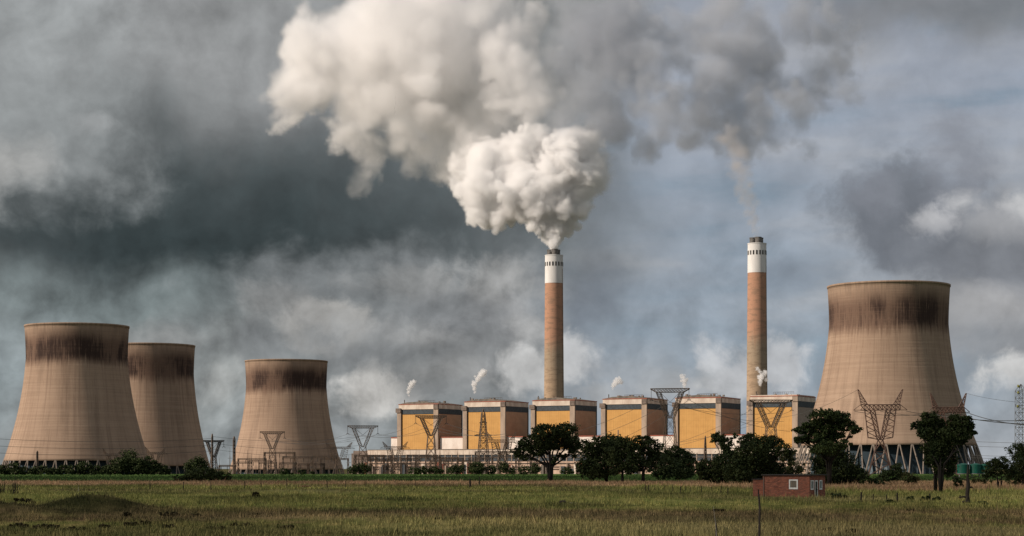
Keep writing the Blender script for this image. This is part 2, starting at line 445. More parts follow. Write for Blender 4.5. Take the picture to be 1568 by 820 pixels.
def brick_mat():
    m, T, s = new_mat('red_brick'); s.inputs['Roughness'].default_value = .95; s.inputs['Specular IOR Level'].default_value = .1
    p = T.n('ShaderNodeTexCoord').outputs['Object']; x, y, z = T.xyz(p)[:]
    v = T.comb(T.math('ADD', x, y), z)
    bt = T.n('ShaderNodeTexBrick'); T.put(bt.inputs['Vector'], v)
    bt.inputs['Color1'].default_value = (.30, .098, .060, 1); bt.inputs['Color2'].default_value = (.17, .058, .040, 1)
    bt.inputs['Mortar'].default_value = (.20, .15, .12, 1); bt.inputs['Scale'].default_value = 1.0
    bt.inputs['Mortar Size'].default_value = .012; bt.inputs['Brick Width'].default_value = .34; bt.inputs['Row Height'].default_value = .11
    n = T.noise(p, 1.3, 5, .65)
    c = T.mix(T.math('MULTIPLY', T.ramp(n, .45, .7), .6), bt.outputs[0], (.12, .045, .03, 1))
    n2 = T.noise(T.vmath('MULTIPLY', p, (1.6, 1.6, 7)), 1.0, 4, .65)
    c = T.mix(T.math('MULTIPLY', T.ramp(n2, .50, .64), .7), c, (.44, .16, .10, 1))
    T.put(s.inputs['Base Color'], c); return m


def leaf_mat(name, a, b):
    m, T, s = new_mat(name); s.inputs['Roughness'].default_value = .75; s.inputs['Specular IOR Level'].default_value = .12
    rnd = T.n('ShaderNodeNewGeometry').outputs['Random Per Island']
    n = T.noise(T.n('ShaderNodeTexCoord').outputs['Object'], .5, 3, .5)
    c = T.mix(T.ramp(n, .35, .65), a + (1,), b + (1,))
    T.put(s.inputs['Base Color'], T.vmath('SCALE', c, T.math('ADD', .6, T.math('MULTIPLY', rnd, .8)))); return m


def packing_mat():
    m, T, s = new_mat('tower_packing'); s.inputs['Roughness'].default_value = .7
    p = T.n('ShaderNodeTexCoord').outputs['Object']; x, y, z = T.xyz(p)[:]
    ang = T.math('ARCTAN2', x, T.math('MULTIPLY', y, -1.0))
    n = T.noise(T.comb(T.math('MULTIPLY', ang, 34.0), T.math('MULTIPLY', z, .02)), 1.0, 3, .6)
    h = T.math('ADD', z, T.math('MULTIPLY', T.math('SUBTRACT', n, .5), 16.0))
    k = T.math('MULTIPLY', T.ramp(n, .50, .58), T.ramp(h, 13.0, 10.5))
    T.put(s.inputs['Base Color'], T.mix(k, (.018, .034, .046, 1), (.19, .24, .27, 1))); return m


M = dict(
    ground=ground_mat(), grass=grass_mat(),
    yellow=cladding_mat('yellow_cladding', (.585, .320, .095), (.52, .275, .078)),
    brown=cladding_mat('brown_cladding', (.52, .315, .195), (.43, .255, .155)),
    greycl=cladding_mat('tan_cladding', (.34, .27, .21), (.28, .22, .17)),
    concrete=plain('pier_concrete', (.43, .33, .25), (.30, .23, .175), .12, .9, (1, 1, .35)),
    pier_dark=plain('weathered_concrete', (.22, .17, .14), (.14, .11, .09), .3, .9),
    cream=plain('cream_fascia', (.66, .56, .46), (.50, .40, .32), .15, .8, (1, 1, .4)),
    white=plain('white_wall', (.78, .70, .62), (.64, .54, .46), .1, .8, (1, 1, .4)),
    slate=plain('dark_louvre', (.055, .070, .080), (.035, .042, .048), .4, .6),
    redtrim=plain('red_trim', (.36, .10, .06), (.25, .08, .05), .5, .7),
    pink=plain('pink_wall', (.62, .45, .34), (.40, .28, .20), .12, .9, (1, 1, .6)),
    roof=plain('roof_sheet', (.20, .165, .135), (.13, .11, .09), .2, .8),
    steel=plain('weathered_steel', (.060, .050, .042), (.115, .075, .050), .25, .6, metal=.2),
    steel_red=plain('red_lead_steel', (.060, .036, .028), (.12, .066, .047), .25, .6, metal=.1),
    steel_pale=plain('galvanised_steel', (.30, .29, .27), (.20, .19, .18), .25, .5, metal=.3),
    wire=plain('conductor', (.075, .07, .065), (.05, .05, .05), .1, .6),
    insul=plain('insulator_glaze', (.07, .055, .045), (.04, .035, .03), 1.0, .4),
    yellow_ins=plain('yellow_fitting', (.45, .42, .10), (.30, .30, .08), 1.0, .5),
    capwhite=plain('white_band_paint', (.74, .72, .69), (.60, .585, .56), .06, .7, (1, 1, .3)),
    black=plain('soot_black', (.020, .020, .020), (.035, .033, .030), .3, .9),
    flue=plain('flue_lining', (.17, .16, .15), (.09, .085, .08), .4, .8),
    column=plain('column_concrete', (.25, .205, .168), (.18, .148, .12), .2, .9),
    fill=packing_mat(),
    bark=plain('bark', (.026, .021, .017), (.014, .012, .010), 1.5, .95, (1, 1, .3)),
    leaf=leaf_mat('dark_leaves', (.024, .037, .013), (.045, .058, .019)),
    leaf_pine=leaf_mat('pine_leaves', (.026, .043, .015), (.052, .072, .022)),
    leaf_olive=leaf_mat('olive_leaves', (.050, .058, .022), (.075, .078, .030)),
    leaf_green=leaf_mat('bush_leaves', (.028, .042, .015), (.045, .060, .022)),
    dead=leaf_mat('dark_heath', (.040, .034, .015), (.062, .050, .024)),
    dry=plain('dead_wood', (.040, .032, .026), (.022, .018, .014), 3, .95, (1, 1, .3)),
    pale_wood=plain('bleached_stalk', (.40, .36, .30), (.3, .26, .2), 3, .9),
    brick=brick_mat(),
    tin=plain('dark_roof_tin', (.050, .042, .038), (.030, .026, .024), .8, .7),
    frame=plain('white_frame', (.80, .80, .78), (.66, .66, .64), 1.5, .6),
    curtain=plain('window_pane', (.22, .18, .13), (.10, .10, .09), 2.2, .35, (2.5, 2.5, .6)),
    pane=plain('dull_pane', (.26, .33, .33), (.16, .20, .20), 2.0, .3, (2, 2, .6)),
    dark_door=plain('dark_doorway', (.020, .035, .028), (.012, .018, .015), 2, .6),
    tank=plain('green_tank', (.012, .125, .082), (.008, .08, .055), .5, .5, (1, 1, .3)),
    stone=plain('dark_stone', (.045, .035, .030), (.025, .02, .018), 2, .95),
    pale_stone=plain('pale_stone', (.30, .27, .21), (.2, .18, .14), 2, .95),
    rust=plain('rusty_sheet', (.20, .085, .045), (.10, .05, .03), 2, .9),
    cloud=None)

# ------------------------------------------------------------------ the land
def build_ground():
    ys = np.concatenate([np.arange(-400, 60, 40), np.arange(60, 320, 2.2), np.arange(320, 760, 7), np.arange(760, 3000, 60),
                         np.geomspace(3000, 50000, 24)])
    t = np.linspace(-1, 1, 241); xs = np.sign(t) * (np.abs(t) * 130 + np.abs(t) ** 8 * 30000)
    X, Y = np.meshgrid(xs, ys); Z = gz(X, Y)
    nx, ny = len(xs), len(ys)
    me = bpy.data.meshes.new('ground')
    idx = np.arange(nx * ny).reshape(ny, nx)
    q = np.stack([idx[:-1, :-1], idx[:-1, 1:], idx[1:, 1:], idx[1:, :-1]], -1).reshape(-1, 4)
    me.from_pydata(np.stack([X, Y, Z], -1).reshape(-1, 3).tolist(), [], q.tolist())
    me.materials.append(M['ground']); me.shade_smooth()
    tag(link('ground', me), kind='structure')


build_ground()


def build_grass():
    def patch(y0, y1, dens, hmin, hmax, wd, seed, keep=None):
        r = np.random.default_rng(seed)
        n = int(.5 * .62 * (y1 ** 2 - y0 ** 2) * dens)
        y = np.sqrt(r.uniform(y0 ** 2, y1 ** 2, n)); x = r.uniform(-.31, .31, n) * y
        # tufts: gather blades around random cells
        j = np.floor(x / 1.1) * 12.9898 + np.floor(y / 1.6) * 78.233
        cell = np.modf(np.abs(np.sin(j) * 43758.5453))[0]
        patchy = .5 + .5 * np.sin(x * .21 + np.sin(y * .09) * 2) * np.sin(y * .12 + np.cos(x * .07) * 2)
        kp = r.random(n) < (.35 + .65 * cell) * (.55 + .45 * patchy)
        if keep is not None: kp &= keep(x, y)
        x, y, cell, patchy = x[kp], y[kp], cell[kp], patchy[kp]; n = len(x)
        h = r.uniform(hmin, hmax, n) * (.45 + .8 * cell) * (.6 + .6 * patchy) * np.where(r.random(n) < .06, 1.7, 1.0)
        w = wd * r.uniform(.6, 1.4, n) * (y / y0) ** .5
        a = r.uniform(0, np.pi, n); lx = r.normal(0, .30, n) * h; ly = r.normal(0, .30, n) * h
        z = gz(x, y) - .03
        dx, dy = np.cos(a) * w, np.sin(a) * w
        return np.stack([np.stack([x - dx, y - dy, z], -1), np.stack([x + dx, y + dy, z], -1), np.stack([x + lx, y + ly, z + h], -1)], 1).reshape(-1, 3)
    hut = lambda x, y: ~((x > 29) & (x < 41) & (y > 246) & (y < 262))
    V = [patch(92, 175, 24, .16, .48, .022, 1), patch(175, 300, 10, .18, .5, .04, 2, hut), patch(300, 400, 4.5, .2, .55, .07, 3),
         patch(395, 540, 4.5, .25, .62, .09, 4), patch(540, 1050, .9, .25, .5, .2, 5)]
    V.append(patch(98, 260, .9, .5, .85, .012, 8, hut))
    V.append(patch(292, 400, 5, .35, .9, .07, 6, lambda x, y: x > .03 * y + 12))
    tag(link('grass', fast_mesh('grass', np.concatenate(V), 3, M['grass'])), kind='stuff')


build_grass()


# a storm cloud up-sun of the meadow, outside the picture: it keeps the field in shade
def noise_lattice(shape, cells, r):
    """smooth value noise on a grid of this shape with this many cells along its longest side"""
    mx = max(shape); out = None
    cs = [max(2, int(round(cells * s / mx)) + 2) for s in shape]
    g = r.random(cs)
    for ax, s in enumerate(shape):
        t = np.linspace(0, (cells * s / mx), s); i = np.floor(t).astype(int); i = np.minimum(i, cs[ax] - 2); f = t - i; f = np.clip(f, 0, 1); f = f * f * (3 - 2 * f)
        sh = [1, 1, 1]; sh[ax] = s
        g = np.take(g, i, ax) * (1 - f.reshape(sh)) + np.take(g, i + 1, ax) * f.reshape(sh)
    return g


def fbm(shape, cells, octs, r, gain=.5):
    a, tot, out = 1.0, 0, 0
    for k in range(octs):
        out = out + a * noise_lattice(shape, cells * 2 ** k, r); tot += a; a *= gain
    return out / tot


def volume_mat(name, colour, density, aniso=0.0, step=1.0):
    m = bpy.data.materials.new(name); m.use_nodes = True
    T = NT(m.node_tree)
    v = T.n('ShaderNodeVolumePrincipled'); o = T.n('ShaderNodeOutputMaterial')
    v.inputs['Color'].default_value = colour + (1,); v.inputs['Density'].default_value = density
    v.inputs['Anisotropy'].default_value = aniso
    v.inputs['Density Attribute'].default_value = 'density'
    T.t.links.new(v.outputs[0], o.inputs['Volume'])
    try: m.cycles.volume_step_rate = step
    except Exception: pass
    return m


def voxel_tree(img, count, lo, hi, m):
    """geometry nodes that fill a volume grid from a float picture holding the voxels row by row"""
    g = bpy.data.node_groups.new('voxel_smoke', 'GeometryNodeTree')
    g.interface.new_socket('Geometry', in_out='INPUT', socket_type='NodeSocketGeometry')
    g.interface.new_socket('Geometry', in_out='OUTPUT', socket_type='NodeSocketGeometry')
    N = g.nodes; L = g.links; go = N.new('NodeGroupOutput'); pos = N.new('GeometryNodeInputPosition')
    def put(sock, v):
        if isinstance(v, bpy.types.NodeSocket): L.new(v, sock)
        else: sock.default_value = v
    def vm(op, a, b):
        n = N.new('ShaderNodeVectorMath'); n.operation = op; put(n.inputs[0], a); put(n.inputs[1], b); return n.outputs[0]
    def im(op, a, b):
        n = N.new('FunctionNodeIntegerMath'); n.operation = op; put(n.inputs[0], a); put(n.inputs[1], b); return n.outputs[0]
    def fm(op, a, b):
        n = N.new('ShaderNodeMath'); n.operation = op; put(n.inputs[0], a); put(n.inputs[1], b); return n.outputs[0]
    c1 = tuple(float(c - 1) for c in count); span = tuple(float(h - l) for l, h in zip(lo, hi))
    t = vm('DIVIDE', vm('SUBTRACT', pos.outputs[0], tuple(float(v) for v in lo)), span)
    t = vm('FLOOR', vm('ADD', vm('MULTIPLY', t, c1), (.5, .5, .5)), (0, 0, 0))
    t = vm('MINIMUM', vm('MAXIMUM', t, (0, 0, 0)), c1)
    q = N.new('ShaderNodeSeparateXYZ'); L.new(t, q.inputs[0])
    i = im('ADD', im('MULTIPLY', im('ADD', im('MULTIPLY', q.outputs[0], count[1]), q.outputs[1]), count[2]), q.outputs[2])
    w, h = img.size
    row = im('DIVIDE_FLOOR', i, w); colm = im('SUBTRACT', i, im('MULTIPLY', row, w))
    uv = N.new('ShaderNodeCombineXYZ')
    L.new(fm('DIVIDE', fm('ADD', colm, .5), float(w)), uv.inputs[0]); L.new(fm('DIVIDE', fm('ADD', row, .5), float(h)), uv.inputs[1])
    tx = N.new('GeometryNodeImageTexture'); tx.interpolation = 'Closest'; tx.inputs['Image'].default_value = img; L.new(uv.outputs[0], tx.inputs['Vector'])
    sp = N.new('ShaderNodeSeparateXYZ'); L.new(tx.outputs['Color'], sp.inputs[0])
    vc = N.new('GeometryNodeVolumeCube'); L.new(sp.outputs[0], vc.inputs['Density'])
    vc.inputs['Min'].default_value = [float(v) for v in lo]; vc.inputs['Max'].default_value = [float(v) for v in hi]
    for k, nm in enumerate(('Resolution X', 'Resolution Y', 'Resolution Z')): vc.inputs[nm].default_value = int(count[k])
    st = N.new('GeometryNodeSetMaterial'); L.new(vc.outputs[0], st.inputs['Geometry']); st.inputs['Material'].default_value = m
    L.new(st.outputs[0], go.inputs[0])
    return g


def smoke_object(name, field, lo, hi, m, parent=None, origin=None):
    """field (nx,ny,nz) of densities between the corners lo and hi -> a volume object"""
    org = np.array(origin if origin is not None else ((np.array(lo) + np.array(hi)) / 2), float)
    w = 2048; h = int(math.ceil(field.size / w))
    img = bpy.data.images.new(name + '_voxels', w, h, alpha=False, float_buffer=True, is_data=True)
    px = np.zeros((w * h, 4), np.float32); px[:field.size, 0] = field.astype(np.float32).ravel(); px[:, 3] = 1
    img.pixels.foreach_set(px.ravel()); img.update()
    vd = bpy.data.volumes.new(name); vd.materials.append(m)
    o = link(name, vd, parent)
    if parent is None: o.location = org
    md = o.modifiers.new('voxels', 'NODES')
    md.node_group = voxel_tree(img, field.shape, np.array(lo) - org, np.array(hi) - org, m)
    return o


def puff_field(spheres, lo, hi, vox, hard=.25, warp=0.0, cells=8, octs=4, seed=1, gain=.55, wscale=None):
    """max over spheres of a rounded falloff, in coordinates bent by turbulence of amplitude warp;
    spheres (x,y,z,r,weight); returns a field of 'inside depth' 0..1"""
    lo = np.array(lo, float); hi = np.array(hi, float); n = np.maximum(np.ceil((hi - lo) / vox).astype(int), 4)
    ax = [np.linspace(lo[k], hi[k], n[k]) for k in range(3)]
    F_ = np.zeros(n, np.float32)
    if warp:
        r = np.random.default_rng(seed)
        G_ = [np.asarray(ax[k].reshape([-1 if j == k else 1 for j in range(3)]) + warp * 2 * (fbm(tuple(n), cells, octs, r, gain) - .5) * (1 if wscale is None else wscale(ax)), np.float32) for k in range(3)]
    for x, y, z, r, w in spheres:
        sl_ = []
        for k, c in enumerate((x, y, z)):
            m_ = r + warp * .8
            sl_.append(slice(np.searchsorted(ax[k], c - m_), np.searchsorted(ax[k], c + m_)))
        if any(q.stop <= q.start for q in sl_): continue
        sl_ = tuple(sl_)
        if warp:
            dx, dy, dz = (G_[0][sl_] - x) / r, (G_[1][sl_] - y) / r, (G_[2][sl_] - z) / r
        else:
            dx = ((ax[0][sl_[0]] - x) / r)[:, None, None]; dy = ((ax[1][sl_[1]] - y) / r)[None, :, None]; dz = ((ax[2][sl_[2]] - z) / r)[None, None, :]
        v = 1 - np.sqrt(dx * dx + dy * dy + dz * dz)
        v = np.clip(v / hard, 0, 1) * w
        np.maximum(F_[sl_], v, out=F_[sl_])
    return F_, n, ax


# ------------------------------------------------------------------ cooling towers
def cooling_tower(px, y, rtop, ztop, H, rbase, label, seed, nleg=44, zoff=0):
    base_z = ztop - H; x = (px - CX) * y / F
    o = empty('cooling_tower', (x, y, base_z), 0, label, 'cooling tower', 'hyperbolic concrete cooling towers')
    zs = 27.0 * H / 155                        # lower lip of the shell
    rth, zth = rtop * .972, H * .80            # throat
    def rad(z):
        if z >= zth: return rth + (rtop - rth) * ((z - zth) / (H - zth)) ** 1.7
        t = (zth - z) / (zth - zs)
        return rth + (rbase - rth) * (.30 * t + .70 * t ** 2.0) * 1.0 if t > 0 else rth
    zz = np.linspace(zs, H - 1.6, 60)
    prof = [(rad(z), z) for z in zz]
    prof += [(rtop + .35, H - 1.5), (rtop + .35, H), (rtop - 1.2, H)]
    prof += [(rad(z) - 1.1, z) for z in zz[::-1]]
    mb = MB().lathe(prof, 160, True)
    mb.build('shell', tower_mat(H, seed), o, smooth=True)
    # raking V columns under the lip
    rl = rbase - .6; slope = (rad(zs) - rad(zs + 6)) / 6; rf = rl + slope * zs * .95
    mesh = None
    for k in range(nleg):
        c = MB()
        th = math.pi * 2 / nleg
        p = Vector((0, -rf, -.5))
        for s_ in (-.46, .46):
            q = Vector((math.sin(th * s_) * rl, -math.cos(th * s_) * rl, zs + .4))
            c.bar(p, q, .62, .55, 6)
        if mesh is None: mesh = c.mesh('support_column', M['column'])
        l = link('support_column', mesh, o); l.rotation_euler = (0, 0, th * k)
    MB().lathe([(rf + 2.2, -2), (rf + 2.2, 1.6), (rf + 1.4, 1.6), (rf - 3, 1.2)], 96).build('basin_wall', M['column'], o)
    MB().lathe([(rl - 7, 0), (rl - 7, zs + 3)], 96).build('packing', M['fill'], o)
    return o


cooling_tower(118, 1861, 48.7, 138.5, 155, 68, 'largest of the left cooling towers, overlapping the tower behind it', 1.7)
cooling_tower(229, 2090, 48.0, 134.5, 156, 64, 'grey cooling tower half hidden behind the largest left tower', 5.3)
cooling_tower(438.5, 2700, 56.7, 151, 181, 78, 'cooling tower with patchy sunlit stains beside the boiler house row, no legs showing', 8.9)
cooling_tower(1360.5, 1580, 48.7, 150.5, 156, 70, 'lone cooling tower right of the boiler houses, on tall V-shaped legs', 23.4)

# ------------------------------------------------------------------ chimneys
def chimney(px, y, ztop, rb, rt, white_py, label):
    x = (px - CX) * y / F; zb = -25.0; H = ztop - zb
    o = empty('chimney', (x, y, zb), R(11), label, 'chimney', 'tall power station chimneys')
    zw = CAMZ + (HOR - white_py) * y / F - zb
    rr = lambda z: rb + (rt - rb) * (z / H)
    MB().lathe([(rr(z), z) for z in np.linspace(0, zw, 30)], 72).build('shaft', chimney_mat(zw), o, smooth=True)
    zv = H - 13
    MB().lathe([(rr(zw) + .15, zw - .6), (rr(zw) + .15, zw), (rt + .15, H - 1.2), (rt + .5, H - 1.2), (rt + .5, H), (rt - 1.2, H), (rt - 1.2, H - 6)], 72).build('white_top', M['capwhite'], o)
    n = 18
    om = MB().box((-.95, -.5, 0), (.95, .25, 5.6)).mesh('vent_opening', M['black'])
    for k in range(n):
        a = 2 * math.pi * k / n; v = link('vent_opening', om, o)
        v.location = (math.sin(a) * rt, -math.cos(a) * rt, zv - 2.4); v.rotation_euler = (0, 0, a)
    MB().lathe([(.1, H - 1.5), (rt - 1.25, H - 1.5)], 48).build('roof_slab', M['flue'], o)
    fm = MB().lathe([(4.3, 0), (4.3, 8.2), (4.6, 8.2), (4.6, 9.4), (3.9, 9.4), (3.9, 4)], 28).mesh('flue', M['flue'])
    for k in range(3):
        a = 2 * math.pi * k / 3 + .5; f = link('flue', fm, o); f.location = (math.cos(a) * 5.6, math.sin(a) * 5.6, H - 1.5)
    lad = MB()
    a = R(52)
    for z in np.arange(20, H - 20, 1.6):
        r_ = rr(z) + .5
        lad.bar((math.sin(a) * r_, -math.cos(a) * r_, z), (math.sin(a) * r_, -math.cos(a) * r_, z + 1.2), .28)
    lad.build('ladder', M['pier_dark'], o)
    return o


chimney(848.3, 2703, CAMZ + (HOR - 390.5) * 2703 / F, 14.6, 12.2, 433, 'tall chimney pouring thick white smoke, between the middle boiler houses')
chimney(1159.2, 2571, CAMZ + (HOR - 372.5) * 2571 / F, 14.6, 12.0, 417, 'tall chimney with only thin smoke, behind the rightmost boiler house')

# ------------------------------------------------------------------ boiler houses (row turned so that its right sides show)
ALPHA = R(-28)
T_ROW = Vector((math.cos(ALPHA), math.sin(ALPHA), 0))           # along the row, towards the right and the camera
N_ROW = Vector((math.sin(ALPHA), -math.cos(ALPHA), 0))          # facing the camera and a little left
Y1 = 2450.0; ROW0 = Vector(((608 - CX) * Y1 / F, Y1, 0)); ROW_L = 94.0
BW, BD = 59.0, 60.0
EDGE_PX = [609, 709.5, 813.5, 921, 1032, 1146.5]


def row_s(px):
    """arc position along the row line that appears at photo column px"""
    k = (px - CX) / F
    return (k * ROW0.y - ROW0.x) / (T_ROW.x - k * T_ROW.y)


def boiler_house(i):
    s = row_s(EDGE_PX[i]); p = ROW0 + T_ROW * s
    last = i == 5
    H = {0: 84.5, 1: 86.2, 2: 86.2, 3: 86.5, 4: 86.2, 5: 86.5}[i]
    names = ['first', 'second', 'third', 'fourth', 'fifth']
    lab = ('rightmost yellow boiler house, flat cream top and tan side, under the thin-smoke chimney' if last else
           [('yellow boiler house at the left end of the row, beside a cooling tower'),
            ('second yellow boiler house from the left end, behind the slim lattice mast'),
            ('yellow boiler house directly in front of the thickly smoking chimney'),
            ('fourth yellow boiler house from the left, crossed by sloping power lines'),
            ('fifth yellow boiler house from the left, behind the wide lattice pylon')][i])
    o = empty('boiler_house', p, ALPHA, lab, 'boiler house', 'yellow boiler houses in a row')
    zb = -26.0; W_, D_ = BW, BD        # local x along the front, y into depth
    pw = 6.5
    MB().box((0.6, .8, zb), (W_ - .8, D_ - .6, H - 13.5)).build('core_wall', M['pier_dark'], o)
    MB().box((pw, .2, zb), (W_ - pw, .79, H - 14)).build('front_cladding', M['yellow'], o)
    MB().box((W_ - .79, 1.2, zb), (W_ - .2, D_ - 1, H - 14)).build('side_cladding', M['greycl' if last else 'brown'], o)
    for a, b in ((0, pw - .9), (W_ - pw + .01, W_)):
        MB().box((a, -1.6, zb), (b, .18 if a else 3, H - 8)).build('corner_pier', M['concrete'], o)
    MB().box((pw - .85, -.1, zb), (pw - .02, .5, H - 9)).build('downpipe', M['black'], o)
    MB().box((W_ - .3, D_ - 2.4, zb), (W_ + .3, D_ - .4, H - 7)).build('rear_pier', M['slate'], o)
    # louvre band, fascia, trim
    MB().box((pw - .8, -.4, H - 14), (W_ - pw, .78, H - 8)).build('front_louvre', M['slate'], o)
    MB().box((W_ - .78, .2, H - 14), (W_ + .1, D_ - 2.5, H - 7.5)).build('side_louvre', M['slate'], o)
    MB().box((-1.4, -2.8, H - 12), (pw - .9, -1.62, H - 6.5)).build('bracket_box', M['pier_dark'], o)
    MB().box((W_ - pw + .5, -2.6, H - 8), (W_ + .4, .2, H - 2.3)).build('corner_block', M['pier_dark' if not last else 'concrete'], o)
    MB().box((2.2, -1.2, H - 7.95), (W_ - pw + .45, D_ - 1, H - 2)).build('fascia', M['cream'], o)
    MB().box((W_ - pw + .46, .25, H - 7.4), (W_ + .05, D_ - .3, H - 2.1)).build('side_fascia', M['cream'], o)
    MB().box((1.8, -1.6, H - 1.99), (W_ + .5, D_, H - 1.2)).build('roof_edge', M['redtrim'], o)
    rf = MB()
    if last:
        rf.box((2.4, -1.0, H - 1.19), (W_ - 1, D_ - 1, H - .2))
    else:
        top = H + 1.8                                      # low-pitched roof
        a = [(2.6, -1, H - 1.19), (W_ - .5, -1, H - 1.19), (W_ - .5, D_ - 1, H - 1.19), (2.6, D_ - 1, H - 1.19)]
        b = [(14, -1, H + .9), (W_ * .62, -1, top), (W_ * .62, D_ - 1, top), (14, D_ - 1, H + .9)]
        rf.add(a + b, [(0, 1, 5, 4), (1, 2, 6, 5), (2, 3, 7, 6), (3, 0, 4, 7), (4, 5, 6, 7), (3, 2, 1, 0)])
    rfo = rf.build('roof', M['roof' if not last else 'cream'], o)
    r = random.Random(i)
    for k in range(9 if not last else 5):
        bx = r.uniform(6, W_ - 6); by = r.uniform(0, 30); w = r.uniform(.6, 3.2); h = r.uniform(1.0, 2.2)
        zt = H + (1.0 if not last else -.3)
        MB().box((bx, by, zt - .5), (bx + w, by + 2, zt + h)).build('roof_vent', M['roof' if k % 3 else 'pier_dark'], rfo)
    MB().box((7.5, 3, H - .5), (8.3, 3.8, H + 4.2)).build('steam_pipe', M['steel'], rfo)
    ra = MB()                                               # railing of the roof edge
    for k in range(12):
        ra.bar((30 + k * 2.2, -.6, H - .5), (30 + k * 2.2, -.6, H + 3.0), .14)
    ra.bar((30, -.6, H + 2.9), (54.2, -.6, H + 2.9), .16)
    ra.build('railing', M['steel'], rfo)
    if i == 3:
        MB().box((21, -.12, zb), (22.2, .19, H - 38)).build('cable_duct', M['pier_dark'], o)
    return p, H


BH = [boiler_house(i) for i in range(6)]

# low white blocks between the boiler houses
for i in range(6):
    if i == 0:
        s0, s1 = row_s(597.5), row_s(609.5); lab = 'small white block at the left side of the leftmost boiler house'
    else:
        s0, s1 = row_s(EDGE_PX[i - 1]) + BW + 1.2, row_s(EDGE_PX[i]) - .6
        lab = ['', 'low white block between the first and second boiler houses', 'low white block left of the boiler house with the smoking chimney',
               'low white block right of the boiler house with the smoking chimney', 'low white block with the wide lattice pylon in front', 'low white block left of the rightmost boiler house'][i]
    o = empty('link_block', ROW0 + T_ROW * s0, ALPHA, lab, 'annex', 'white blocks between the boiler houses')
    w = s1 - s0; h = 41
    MB().box((0, 2.2, -26), (w, 40, h)).build('wall', M['white'], o)
    MB().box((-.2, 1.6, h + .003), (w + .1, 40.4, h + 1.1)).build('roof_edge', M['redtrim'], o)
    MB().box((.4, 1.9, h - 15.5), (w - .4, 2.19, h - 14)).build('dark_strip', M['roof'], o)  # dark strip across the wall, just above the lower wall
    MB().box((.2, -.5, -26), (w - .2, 2.1, 25.5)).build('lower_wall', M['pink'], o)

# ------------------------------------------------------------------ turbine hall along the foot of the row
def turbine_hall():
    s0 = -ROW_L * .82; off = 46.0
    p = ROW0 + N_ROW * (off)
    k = (540 - CX) / F
    s0 = (k * p.y - p.x) / (T_ROW.x - k * T_ROW.y)
    p = p + T_ROW * s0; L = 640.0
    o = empty('turbine_hall', p, ALPHA, 'long low turbine hall with a ribbon of windows below the boiler houses', 'turbine hall')
    D = 43.0
    z0, z1, z2, z3 = -26, 11.5, 19.5, 25.5
    MB().box((0, 1.5, z0), (L, D, z3 - .6)).build('core', M['pier_dark'], o)
    MB().box((0, 0, z0), (L, 1.45, z1)).build('lower_wall', M['pink'], o)
    MB().box((.5, .7, z1), (L - .5, 1.48, z2)).build('window_band', M['slate'], o)
    mm = MB().box((0, .25, z1 - .02), (1.0, .69, z2 + .02)).mesh('mullion', M['concrete'])
    for k in range(70):
        l = link('mullion', mm, o); l.location = (k * 9.1 + 4, 0, 0)
    MB().box((0, .3, z1 + 4.2), (L, .66, z1 + 4.9)).build('transom', M['pier_dark'], o)
    MB().box((22, -.6, z2 + .04), (L + .6, 2.2, z3)).build('fascia', M['cream'], o)
    MB().box((22, -.9, z3 + .004), (L + 1, D + .4, z3 + .7)).build('roof', M['roof'], o)
    MB().box((-1, -1.2, z0), (21.9, 12, z2 + 2.2)).build('end_tower', M['pier_dark'], o)
    r = random.Random(3)
    for k in range(95):
        x = r.uniform(8, L * .8); h = r.uniform(.5, 9)
        MB().box((x, -3.4, z0), (x + r.uniform(1.2, 4.5), -.02, z1 - h)).build('wall_cabinet', M[['redtrim', 'pier_dark', 'cream', 'concrete', 'slate', 'roof'][k % 6]], o)
    pp = MB()
    for z in (2.5, 5.2, 9.3):
        pp.bar((10, -1.1, z), (L - 10, -1.1, z), .42, sides=6)
    pp.build('pipe_run', M['pier_dark'], o)
    return o


turbine_hall()

# ------------------------------------------------------------------ pylons
def lattice(mb, A, B, n, r, r2=None):
    """four-legged lattice between two squares of corner points, n bays"""
    A = [Vector(a) for a in A]; B = [Vector(b) for b in B]; r2 = r2 or r * .6; m = len(A)
    for a, b in zip(A, B): mb.bar(a, b, r)
    for k in range(n):
        t0, t1 = k / n, (k + 1) / n
        P0 = [a.lerp(b, t0) for a, b in zip(A, B)]; P1 = [a.lerp(b, t1) for a, b in zip(A, B)]
        for j in range(m):
            j2 = (j + 1) % m
            mb.bar(P0[j], P1[j2], r2); mb.bar(P0[j2], P1[j], r2)
            mb.bar(P1[j], P1[j2], r2)


def sq(cx, cz, wx, wy):
    return [(cx - wx, -wy, cz), (cx + wx, -wy, cz), (cx + wx, wy, cz), (cx - wx, wy, cz)]


